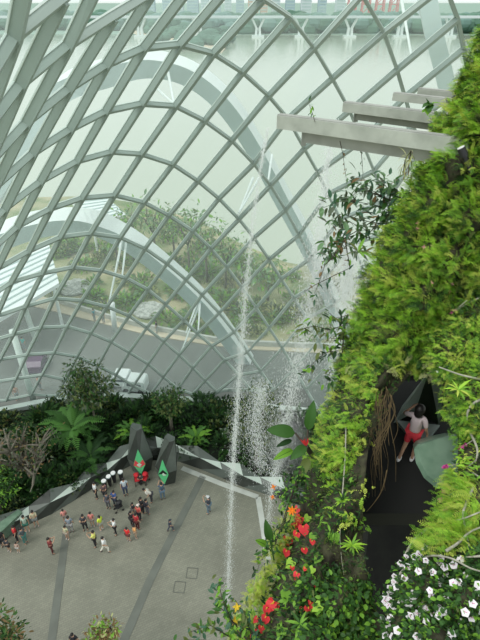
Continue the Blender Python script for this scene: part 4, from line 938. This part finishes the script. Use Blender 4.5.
# anthuriums
HEART = (np.array([[0, 0, 0], [-.18, .30, .03], [.05, .48, .05], [.45, .40, .02], [1, 0, -.12], [.45, -.40, .02], [.05, -.48, .05], [-.18, -.30, .03], [.4, 0, -.03]]), [(0, 1, 2, 8), (2, 3, 8), (3, 4, 8), (4, 5, 8), (5, 6, 8), (6, 7, 0, 8)])
def anthurium(fl, lv, label):
    c = m1(*fl[0][:2]); root = empty('anthurium', c-Vector((0, 0, .15))); inv = Matrix.Translation(-(c-Vector((0, 0, .15))))
    for x, y, s in fl:
        p = m1(x, y)+nrm(m1, x, y)*.10; mb = MB(); d = Vector((random.uniform(-.6, .2), -.3, random.uniform(-.9, -.2))); f_ = (Vector((0, 0, H))-p).normalized()+Vector((-.3, 0, .5))
        mb.add((HEART[0]*s*1.15)@rotm(np.array(d), np.array(f_)).T+np.array(p), HEART[1], 0); mb.tube([p, p.lerp(c, .6)+Vector((0, .03, -.1))], .004, 4, 2)
        b_ = mb.build('flower', [M['p_red'], M['p_yellow'], M['l_deep']], root); b_.matrix_parent_inverse = inv
        MB().tube([p+f_*.005, p+f_*s*.25+Vector(d)*s*.4], [.006, .004], 5).build('spadix', M['p_yellow'], b_)
    for x, y, s in lv:
        p = m1(x, y)+nrm(m1, x, y)*.07; mb = MB(); d = Vector((random.uniform(-.7, .3), -.3, -.3)); f_ = (Vector((0, 0, H))-p).normalized()+Vector((-.2, 0, .6))
        mb.add((HEART[0]*s)@rotm(np.array(d), np.array(f_)).T+np.array(p), HEART[1], 0); mb.tube([p, p+Vector((.02, .05, -.12))], .004, 4, 0)
        b_ = mb.build('leaf', M['l_green' if rr.random() < .5 else 'l_lime'], root); b_.matrix_parent_inverse = inv
    tag(root, label, 'anthurium', 'red anthuriums on the ridge')
anthurium([(305, 509, .09), (300, 513, .04)], [(313, 520, .10)], 'red anthurium flower highest on the ridge, alone')
anthurium([(306, 523, .12), (302, 530, .11), (309, 533, .12), (304, 538, .09)], [(330, 538, .14), (318, 540, .1)], 'tallest pair of broad red anthurium blooms in mid ridge')
anthurium([(295, 530, .10), (293, 537, .12), (291, 545, .12), (295, 552, .09)], [(282, 560, .11), (297, 566, .12)], 'column of red anthurium blooms just left of the broad pair')
anthurium([(320, 546, .06), (313, 552, .07)], [(325, 555, .1), (313, 562, .09)], 'two small dark red anthurium blooms right of the broad pair')
anthurium([(298, 575, .05), (302, 582, .07), (309, 578, .04)], [(292, 590, .12), (315, 575, .08)], 'small pinkish red anthurium blooms halfway down the ridge')
anthurium([(306, 596, .09), (313, 596, .06), (317, 592, .05)], [(308, 607, .15), (322, 600, .1)], 'flat red anthurium blooms above the round-leaved ground cover')
anthurium([(325, 608, .06), (305, 605, .04), (306, 618, .05)], [(330, 618, .08)], 'single small red anthurium bloom nearest the ground cover')
anthurium([(283, 602, .13), (280, 610, .12), (274, 615, .09), (274, 623, .09), (266, 622, .06), (264, 628, .06), (271, 630, .07), (275, 637, .08), (262, 636, .05)], [(295, 612, .12), (288, 630, .13)], 'largest cluster of red anthurium blooms at the bottom of the photograph')
def blob_flower(px, s, m, n, label, name, fn=m1, r2=None):
    p = fn(*px)+nrm(fn, *px)*.08; root = empty(name, fn(*px)); inv = Matrix.Translation(-fn(*px)); mb = MB()
    for k in range(3): petal_fan(mb, p+Vector((0, 0, .01*k)), n, s*(1-.2*k), .4, (Vector((0, 0, H))-p).normalized(), 0, .2+.5*k)
    b_ = mb.build('petals', m, root); b_.matrix_parent_inverse = inv
    b_ = MB().tube([p, fn(*px)-Vector((-.03, 0, .1))], .005, 5).build('stem', M['l_deep'], root); b_.matrix_parent_inverse = inv
    tag(root, label, 'flower')
blob_flower((291, 508), .055, M['p_orange'], 7, 'large orange-yellow flower left of the top red bloom', 'orange_flower', fn=lambda x, y: at(x, y, 5.35))
blob_flower((273, 485), .04, M['p_orange'], 4, 'small peach-orange flower, upper of two near the waterfall', 'orange_flower', fn=lambda x, y: at(x, y, 6.3))
blob_flower((272, 495), .035, M['p_orange'], 4, 'small peach-orange flower, lower of two near the waterfall', 'orange_flower', fn=lambda x, y: at(x, y, 6.3))
blob_flower((237, 603), .05, M['p_yellow'], 5, 'yellow flower, upper of two at the bottom centre', 'yellow_flower', fn=lambda x, y: at(x, y, 5.0))
blob_flower((235, 616), .05, M['p_yellow'], 5, 'yellow flower, lower of two at the bottom centre', 'yellow_flower', fn=lambda x, y: at(x, y, 5.0))
# magenta spikes
def spike(p, d, L, label, pts=None):
    root = empty('orchid_spike', p); mb = MB(); d = Vector(d).normalized()
    for k in range(40):
        q = p+d*L*random.random(); mb.add((leaf_t(.5, .1)[0]*.028)@rotm(np.array(Vector(rdir())+d*.3), (0, 0, 1)).T+np.array(q), leaf_t(.5, .1)[1])
    b_ = mb.build('blooms', M['p_magenta'], root); b_.matrix_parent_inverse = Matrix.Translation(-p)
    b_ = MB().tube([p+d*L, p-d*.1, p-d*.25+Vector((.05, .1, -.05))], .005, 5).build('stem', M['branch'], root); b_.matrix_parent_inverse = Matrix.Translation(-p)
    tag(root, label, 'flower', 'magenta flowers')
f1 = lambda x, y, dt=.15: at(x, y, t1(x, y)-dt)
f2 = lambda x, y, dt=.15: at(x, y, t2(x, y)-dt)
spike(f1(455, 310), f1(447, 316)-f1(455, 310), .11, 'magenta flower spike at the tip of a pale twig, upper of two')
spike(f1(441, 321), f1(436, 328)-f1(441, 321), .09, 'magenta flower spike on the fern wall, lower of two')
spike(f2(467, 444), (-.5, 0, -.6), .09, 'dusky magenta flower spike right of the green box')
spike(f2(448, 466), (-.6, 0, -.2), .05, 'small magenta flower in front of the green box')
spike(f2(447, 491), (-.6, 0, -.2), .05, 'bright magenta flower, highest of three above the sword ferns')
spike(f2(442, 499), (-.3, 0, -.3), .03, 'small magenta flower, middle of three above the sword ferns')
spike(f2(449, 508), (-.3, 0, -.3), .04, 'small magenta flower, lowest of three above the sword ferns')
# pale pink small blooms in fern wall
root = empty('pink_begonia', f1(452, 280)); inv = Matrix.Translation(-f1(452, 280)); 
for x, y in ((448, 278), (452, 284), (458, 283), (455, 292), (445, 287), (450, 291), (431, 283), (418, 223), (417, 229), (424, 247), (421, 258), (433, 246)):
    mb = MB(); petal_fan(mb, f1(x, y, .12), 4, .03, .6, (Vector((0, 0, H))-f1(x, y))); b_ = mb.build('flower', M['p_pink'], root); b_.matrix_parent_inverse = inv
tag(root, 'sprinkle of tiny pink blooms deep among the wall ferns', 'flowers')

# ------------------------------------------------------------------ twigs, roots
def twig(pts, r, label, m='branch', name='bare_twig', grp='pale bare twigs', fn=f2):
    P = [fn(*p) for p in pts]; Q = []
    for i in range(len(P)-1):
        for s in np.linspace(0, 1, 5, endpoint=False):
            p0 = P[max(i-1, 0)]; p1 = P[i]; p2 = P[i+1]; p3 = P[min(i+2, len(P)-1)]; Q.append(.5*((2*p1)+(p2-p0)*s+(2*p0-5*p1+4*p2-p3)*s*s+(3*p1-p0-3*p2+p3)*s**3))
    Q.append(P[-1]); o = MB().tube(Q, list(np.linspace(r, r*.5, len(Q))), 6).build(name, M[m], origin=tuple(P[0]), smooth=True); tag(o, label, 'twig', grp); return o
twig([(484, 296), (468, 303), (456, 311)], .012, 'pale twig carrying the upper magenta flower spike', fn=f1)
twig([(484, 380), (470, 377), (458, 374), (439, 367)], .014, 'pale twig reaching left from the right edge above the green box', fn=lambda x, y: at(x, y, 5.2))
twig([(484, 399), (474, 403), (468, 411), (467, 420)], .017, 'pale hooked twig at the right edge level with the child')
twig([(470, 432), (477, 448), (476, 460), (468, 468), (478, 476)], .013, 'pale looping twig beside the dusky magenta flower')
twig([(405, 556), (414, 540), (428, 529), (446, 523), (462, 519), (480, 512)], .013, 'long pale twig arching across the sword ferns')
twig([(473, 488), (466, 504), (463, 515), (466, 530), (469, 547)], .013, 'pale twig curving down at the right of the sword ferns')
twig([(446, 551), (458, 543), (470, 532), (484, 526)], .014, 'thick pale twig just above the white flowers')
twig([(484, 497), (462, 499), (448, 506)], .011, 'reddish straight twig beside the three magenta flowers', 'root')
twig([(397, 586), (400, 574), (412, 563), (430, 556), (450, 558), (470, 568), (484, 572)], .012, 'pale twig arching over the white flowers')
twig([(484, 556), (466, 557)], .012, 'short pale twig at the right edge beside the white flowers')
for i in range(26):
    x0 = rr.uniform(376, 392); y0 = rr.uniform(385, 405); x1 = x0-rr.uniform(-6, 16); y1 = rr.uniform(440, 500)
    twig([(x0, y0), (x0+rr.uniform(-5, 5), (y0*2+y1)/3), (x1+rr.uniform(-5, 5), (y0+2*y1)/3), (x1, y1)], rr.uniform(.003, .007), 'thin brown root hanging on the ridge left of the child', 'root', 'hanging_root', 'brown hanging roots', fn=lambda x, y: at(x, y, 6.05))
twig([(387, 470), (382, 490), (374, 503), (366, 512)], .008, 'pale root curling at the dark opening left of the walkway', 'root', name='hanging_root', fn=lambda x, y: at(x, y, 5.8))
twig([(346, 425), (345, 460), (342, 500), (340, 540), (344, 575)], .010, 'long grey root running down the rock ridge', name='hanging_root', fn=lambda x, y: f1(x, y, .04))
# spotlight on the wall
p = f1(461, 148, .35); q = f1(471, 172, .1); root = empty('wall_spotlight', q); inv = Matrix.Translation(-q)
for nm, g_ in (('housing', MB().tube([p, p.lerp(q, .35)], .045, 12)), ('arm', MB().tube([p.lerp(q, .35), q], .025, 8))): b_ = g_.build(nm, M['black'], root); b_.matrix_parent_inverse = inv
b_ = MB().tube([p, p+(p-q).normalized()*.012], .04, 12).build('lens', M['white'], root); b_.matrix_parent_inverse = inv
tag(root, 'black spotlight poking out of the ferns at upper right', 'spotlight')

# ------------------------------------------------------------------ timber beams
def beam(a, b_, z, hgt, dep, label, under=None, m='timber'):
    A = gnd(a[0], a[1], z); Bq = gnd(b_[0], b_[1], z); c = (A+Bq)/2; root = empty('timber_beam', c); inv = Matrix.Translation(-c)
    d = (Bq-A).normalized(); s = d.cross(Vector((0, 0, 1)))
    if s.y < 0: s = -s
    o = MB().bar(A+s*dep/2-Vector((0, 0, hgt/2)), Bq+s*dep/2-Vector((0, 0, hgt/2)), dep, hgt).build('plank', M[m], root); o.matrix_parent_inverse = inv
    cp_ = MB().bar(A+s*(dep/2)+Vector((0, 0, .006))-d*.005, Bq+s*dep/2+Vector((0, 0, .006)), dep*.7, .014).build('capping', M['timber2'], root); cp_.matrix_parent_inverse = inv
    if under:
        o = MB().bar(A.lerp(Bq, under[0])+s*dep*1.3-Vector((0, 0, hgt*1.45)), A.lerp(Bq, under[1])+s*dep*1.3-Vector((0, 0, hgt*1.45)), dep*.8, hgt*1.0).build('lower_plank', M['timber2'], root); o.matrix_parent_inverse = inv
        o = MB().box(A.lerp(Bq, under[0]-.01)+s*dep*1.1-Vector((0, 0, hgt*1.55)), .06, .06, hgt*1.3).build('bracket', M['timber2'], root); o.matrix_parent_inverse = inv
    tag(root, label, 'timber beam', 'timber beams from the mountain')
beam((277, 115.5), (470, 140.5), H-1.35, .17, .14, 'nearest and longest weathered timber beam with a second plank beneath', (.15, .95))
beam((343, 103), (460, 117), H-1.35, .125, .16, 'second timber beam from the front', (.1, .9))
beam((393, 93.5), (462, 101), H-1.35, .11, .16, 'third timber beam from the front, short')
beam((418, 89), (470, 94), H-1.35, .09, .16, 'farthest timber beam, barely showing behind the ferns')

# ------------------------------------------------------------------ shrubs hanging off the mountain, big-leaf plants
def leafy(stems, ls, T, mats, label, name, tf, nl=14, cat='shrub', m='darkbark', spread=1.0, r=.008, off=.10):
    P0 = at(stems[0][0][0], stems[0][0][1], tf); pc = {}; root = empty(name, P0); inv = Matrix.Translation(-P0); st_ = MB(); lf = MB()
    for s in stems:
        P = [pc.setdefault((x, y), at(x, y, tf+rr.uniform(-.15, .15))) for x, y in s]; P = P if (P[0]-P0).length < .16 else [P0]+P; st_.tube(P, list(np.linspace(r, r*.4, len(P))), 5)
        for i in range(len(P)-1):
            for k in range(nl):
                p = P[i].lerp(P[i+1], rr.random())+Vector(rdir())*off*rr.random(); d = Vector(rdir())*spread+Vector((-.2, -.2, -.3)); V, Fs = T[random.randrange(len(T))]
                lf.add((V*ls*rr.uniform(.6, 1.25))@rotm(np.array(d), (0, 0, 1)).T+np.array(p), Fs, rr.randrange(len(mats)))
    a = st_.build('stems', M[m], root); a.matrix_parent_inverse = inv; b_ = lf.build('leaves', [M[q] for q in mats], root); b_.matrix_parent_inverse = inv
    tag(root, label, cat); return root
leafy([[(400, 205), (380, 195), (362, 185), (350, 180)], [(400, 215), (375, 205), (345, 200), (322, 208)], [(395, 225), (370, 222), (345, 215), (325, 222)], [(380, 240), (355, 235), (338, 240), (325, 250)], [(362, 188), (350, 198), (335, 200)], [(395, 200), (385, 185), (372, 180)], [(370, 232), (350, 222), (332, 228)], [(345, 238), (333, 255), (322, 262)], [(400, 195), (392, 185), (385, 183)]],
      .15, LEAVES, ['l_blue', 'l_deep', 'l_grey', 'l_far', 'l_blue', 'l_deep', 'l_far', 'l_grey', 'l_brown'], 'open woody shrub with grey-green leaves growing out below the beams', 'overhanging_shrub', 7.3, nl=20, off=.24)
leafy([[(345, 240), (335, 255), (325, 265), (318, 285), (312, 300)], [(350, 268), (335, 275), (315, 285), (304, 292)]], .09, LEAVES, ['l_deep', 'l_green', 'l_brown', 'l_blue'], 'drooping leafy shoot below the woody shrub', 'drooping_shoot', 7.0, nl=5, off=.1)
leafy([[(345, 325), (330, 330), (315, 326), (296, 330)], [(342, 350), (328, 352), (318, 358), (300, 378)], [(345, 340), (330, 338), (322, 345)], [(340, 375), (330, 372), (326, 385)], [(350, 315), (335, 318), (328, 312)]], .125, LEAVES, ['l_deep', 'l_green', 'l_dark', 'l_olive'], 'thin leafy shoots sticking out left of the fern wall over the spray', 'side_shoots', 6.9, nl=10, off=.15)
leafy([[(315, 122), (312, 112), (309, 104), (311, 97)]], .08, LEAVES, ['l_green', 'l_blue'], 'little leafy sprig standing on the nearest beam', 'leafy_sprig', 6.5, nl=3, off=.05, cat='sprig', r=.004)
leafy([[(340, 141), (343, 155), (345, 170), (348, 190)]], .05, LEAVES, ['l_deep', 'l_brown'], 'thin vine hanging from the nearest beam, left of two', 'hanging_vine', 6.6, nl=4, off=.04, cat='vine', r=.005)
leafy([[(361, 148), (362, 160), (363, 175), (360, 185)]], .05, LEAVES, ['l_deep', 'l_grey'], 'thin vine hanging from the nearest beam, right of two', 'hanging_vine', 6.6, nl=4, off=.04, cat='vine', r=.005)
leafy([[(428, 112), (430, 104), (431, 103)]], .13, ROUND, ['l_green', 'l_deep'], 'dark green leaf clump sitting between the timber beams', 'leaf_clump', 6.2, nl=4, off=.03, cat='plant', r=.004)
leafy([[(411, 151), (405, 160), (403, 172)], [(411, 151), (409, 163), (408, 175)]], .11, LONG, ['l_brown', 'l_pale', 'l_olive'], 'dry brownish tuft hanging under the nearest beam', 'dry_tuft', 5.9, nl=14, off=.04, cat='tuft')
leafy([[(300, 470), (292, 478), (284, 482)], [(300, 488), (290, 490), (282, 495)], [(296, 500), (288, 505), (280, 500)], [(290, 520), (276, 530), (268, 540)], [(282, 530), (270, 545), (262, 560)], [(275, 545), (263, 552), (257, 572)]], .07, LEAVES, ['l_deep', 'l_dark', 'l_green', 'l_deep'], 'dark leafy bush on the left edge of the ridge around the orange flower', 'ridge_bush', 5.9, nl=18, off=.14)
leafy([[(260, 660), (240, 630), (225, 612), (215, 603)], [(255, 660), (235, 640), (210, 625), (190, 632)], [(250, 665), (230, 650), (205, 640), (185, 640)], [(258, 655), (250, 630), (243, 610)], [(250, 650), (232, 622), (222, 598), (219, 584)], [(255, 640), (247, 618), (235, 600)]], .085, LEAVES, ['l_green', 'l_deep', 'l_olive', 'l_blue'], 'leafy plant with yellow flowers at the bottom centre', 'yellow_flowered_plant', 4.9, nl=20, off=.14)
def bigleaf(root, inv, a, b_, ta, tb, w, m, bend=.2):
    A = at(a[0], a[1], ta); Bq = at(b_[0], b_[1], tb); d = Bq-A; L = d.length; V, Fs = [], []
    n = 9; f_ = (Vector((0, 0, H))-A).normalized(); rm = rotm(np.array(d), np.array(f_+Vector((0, 0, .3))))
    for i in range(n):
        s = i/(n-1); ww = w*(math.sin(math.pi*s**.8)**.7 if 0 < s < 1 else 0.01); z = bend*L*(math.sin(math.pi*s))*.5
        V += [[s*L, -ww/2, z+ww*.12], [s*L, -ww*.04, z-.006], [s*L, ww*.04, z-.006], [s*L, ww/2, z+ww*.12]]
    for i in range(n-1):
        k = i*4; Fs += [(k+j, k+j+1, k+j+5, k+j+4) for j in range(3)]
    mb = MB(); mb.add(np.array(V)@rm.T+np.array(A), Fs, 0); mi = [1 if i % 3 == 1 else 0 for i in range(len(Fs))]; mb.m = mi
    o = mb.build('leaf', [M[m], M['l_deep'] if m == 'l_green' else M[m]], root, smooth=True); o.matrix_parent_inverse = inv
c = at(306, 447, 6.3); root = empty('big_leaved_plant', c); inv = Matrix.Translation(-c)
for a, b_, ta, tb, w, m in [((295, 433), (266, 430), 6.3, 6.2, .17, 'l_deep'), ((292, 440), (276, 447), 6.3, 6.2, .07, 'l_dark'), ((293, 450), (273, 460), 6.3, 6.1, .10, 'l_green'), ((306, 446), (290, 460), 6.25, 6.1, .13, 'l_deep'), ((308, 458), (301, 478), 6.2, 6.0, .12, 'l_olive'), ((308, 430), (314, 400), 6.4, 6.3, .14, 'l_deep')]:
    bigleaf(root, inv, a, b_, ta, tb, w, m)
mb = MB()
for i in range(14): mb.add((leaf_t(.10, .1)[0]*rr.uniform(.09, .16))@rotm(np.array([rr.uniform(-.7, .3), -.2, rr.uniform(.6, 1.4)]), (0, -1, .2)).T+np.array(at(306, 446, 6.2)), leaf_t()[1])
o = mb.build('red_flower', M['p_red'], root); o.matrix_parent_inverse = inv
o = MB().tube([at(306, 446, 6.25), at(310, 452, 6.4), at(318, 462, 6.6)], [.03, .035, .045], 8).tube([at(306, 446, 6.25), at(295, 433, 6.3)], .012, 6).tube([at(306, 446, 6.25), at(308, 430, 6.4)], .012, 6).build('stem', M['darkbark'], root); o.matrix_parent_inverse = inv
tag(root, 'big-leaved plant with a red centre jutting out into the spray', 'plant')
c = at(268, 548, 5.6); root = empty('upright_leaf_plant', c); inv = Matrix.Translation(-c)
bigleaf(root, inv, (270, 540), (265, 519), 5.6, 5.5, .10, 'l_deep'); bigleaf(root, inv, (266, 545), (255, 540), 5.6, 5.5, .08, 'l_green')
o = MB().tube([at(270, 540, 5.6), at(274, 560, 5.7)], .01, 6).build('stem', M['l_deep'], root); o.matrix_parent_inverse = inv
tag(root, 'upright broad dark leaf above the yellow-green ferns', 'plant')
def lily(cx, cy, n, ls, tf, mats, label, fn=None):
    c = at(cx, cy, tf); root = empty('strap_leaved_plant', c)
    for i in range(n):
        a = i*2.4; mb = MB(); V, Fs = leaf_t(.22, .45, .1); mb.add((V*ls*rr.uniform(.7, 1.2))@rotm(np.array([math.cos(a), math.sin(a)*.8-.3, rr.uniform(.1, .9)]), (0, 0, 1)).T, Fs); mb.build('leaf', M[mats[i % len(mats)]], root)
    tag(root, label, 'plant', 'strap-leaved plants on the mountain')
lily(458, 390, 12, .15, 5.0, ['l_lime', 'l_yellowgreen', 'l_green'], 'bright strap-leaved plant at the right edge above the hooked twig')
lily(358, 252, 12, .22, 6.6, ['l_olive', 'l_grey', 'l_green'], 'dark strap-leaved plant at the left edge of the upper ferns')
lily(343, 500, 14, .12, 5.5, ['l_lime', 'l_green'], 'grassy green tuft on the right side of the rock ridge')
lily(352, 545, 16, .13, 5.2, ['l_lime', 'l_green'], 'grassy green tuft lower on the rock ridge')
lily(300, 624, 12, .13, 4.6, ['l_deep', 'l_green'], 'spiky green plant at the bottom beside the red cluster')
# plant tops at lower left (tall plants rising from below)
tree('tall_shrub', (gnd(103, 640, 3.5).x, gnd(103, 640, 3.5).y, .03), 3.0, (0, 0, 4.0), (.95, .8, .75), ['l_olive', 'l_brown', 'l_brown', 'l_green', 'l_pale'], 'reddish-brown twiggy shrub cut off by the bottom edge', cat='shrub', nl=900, ls=.2, T=LONG+LEAVES, group=None)
tree('tall_shrub', (gnd(-8, 648, 6).x, gnd(-8, 648, 6).y, .03), 4.5, (0, 0, 6.4), (1.3, 1.3, 2.2), ['l_olive', 'l_dark', 'l_deep', 'l_brown'], 'dark tall shrub in the bottom left corner', cat='shrub', nl=1800, ls=.2, group=None)

# ================================================================== WATERFALLS
def spray(name, pts, n, size, label, seed):
    g = np.random.default_rng(seed); mb = MB(); pts = np.array(pts, float); tt = np.linspace(0, 1, len(pts))
    octf = [(0, 2, 4), (2, 1, 4), (1, 3, 4), (3, 0, 4), (2, 0, 5), (1, 2, 5), (3, 1, 5), (0, 3, 5)]
    ov = np.array([[1, 0, 0], [-1, 0, 0], [0, 1, 0], [0, -1, 0], [0, 0, 1], [0, 0, -1]], float)
    dens = pts[:, 4]; cum = np.cumsum(dens)/dens.sum()
    for i in range(n):
        while True:
            s = g.random()
            if g.random() < np.interp(s, tt, dens)/dens.max(): break
        x, y, Y, w = [np.interp(s, tt, pts[:, k]) for k in range(4)]
        p = fwd(x, y, Y); o = g.normal(size=3)*w*.5*(.4 if g.random() < .5 else 1); 
        r = size*g.uniform(.4, 1.2); st_ = g.uniform(1.5, 5)
        mb.add(ov*[r, r, r*st_]+np.array(p)+o*[1, 1, 1.0], octf)
    o = mb.build(name, M['spray']); tag(o, label, 'waterfall', kind='stuff'); return o
# x, y, distance, half spread (m), density
spray('waterfall', [(268, 128, 14.6, .06, .12), (262, 160, 14.4, .09, .25), (253, 220, 14.3, .15, .4), (246, 285, 14.2, .22, .6), (241, 350, 14, .3, .9), (236, 420, 14, .25, 1.2), (232, 480, 13.9, .24, 1.4), (229, 560, 13.8, .30, 1.2), (227, 606, 13.5, .32, .9)], 13000, .010, 'thin waterfall of fine drops falling left of the mountain to the plaza', 1)
spray('waterfall', [(336, 120, 13, .10, .15), (326, 170, 13, .2, .3), (322, 220, 13, .4, .6), (318, 270, 13.2, .6, 1.1), (305, 330, 13.5, .7, .9), (290, 400, 13.8, .8, 1.0), (278, 460, 14, .6, 1.1), (270, 500, 14, .35, .5), (266, 560, 14, .3, .2)], 16000, .011, 'broad curtain of spray beside the mountain and its ferns', 2)
spray('waterfall', [(345, 235, 12, .3, .6), (348, 270, 12, .5, 1), (345, 305, 12.2, .5, .8), (330, 380, 12.5, .5, .3)], 8000, .012, 'white burst of spray against the fern wall edge', 3)
spray('waterfall', [(262, 385, 16, .8, 1), (255, 425, 16, 1.1, 1.1), (262, 470, 16.5, .9, 1)], 6500, .012, 'drifting drops in front of the dark misted tree', 4)

# soft mist hanging in the falling water
vmt = bpy.data.materials.new('mist'); vmt.use_nodes = True; nt = vmt.node_tree; nt.nodes.clear()
o_ = nt.nodes.new('ShaderNodeOutputMaterial'); vs = nt.nodes.new('ShaderNodeVolumeScatter'); vs.inputs['Density'].default_value = .16; vs.inputs['Anisotropy'].default_value = .2; vs.inputs[0].default_value = (1, 1, 1, 1)
tc = nt.nodes.new('ShaderNodeTexCoord'); sc_ = nt.nodes.new('ShaderNodeMapping'); sc_.inputs['Location'].default_value = (-1, -1, -1); sc_.inputs['Scale'].default_value = (2, 2, 2)
gr = nt.nodes.new('ShaderNodeTexGradient'); gr.gradient_type = 'SPHERICAL'; ml = nt.nodes.new('ShaderNodeMath'); ml.operation = 'MULTIPLY'; ml.inputs[1].default_value = .55
nt.links.new(tc.outputs['Generated'], sc_.inputs[0]); nt.links.new(sc_.outputs[0], gr.inputs[0]); nt.links.new(gr.outputs['Fac'], ml.inputs[0]); nt.links.new(ml.outputs[0], vs.inputs['Density'])
nt.links.new(vs.outputs[0], o_.inputs['Volume'])
for x, y, Y, sx, sy, sz, lab in ((322, 285, 13.3, .9, .8, 2.0, 'soft white mist in the upper spray beside the ferns'), (288, 440, 13.9, 1.0, .9, 2.2, 'soft white mist in the lower spray left of the big-leaved plant')):
    c = fwd(x, y, Y); o = MB().sphere((0, 0, 0), 1, sx, sy, sz, 20, 14).build('mist', vmt, smooth=True); o.location = c; tag(o, lab, 'mist', kind='stuff')
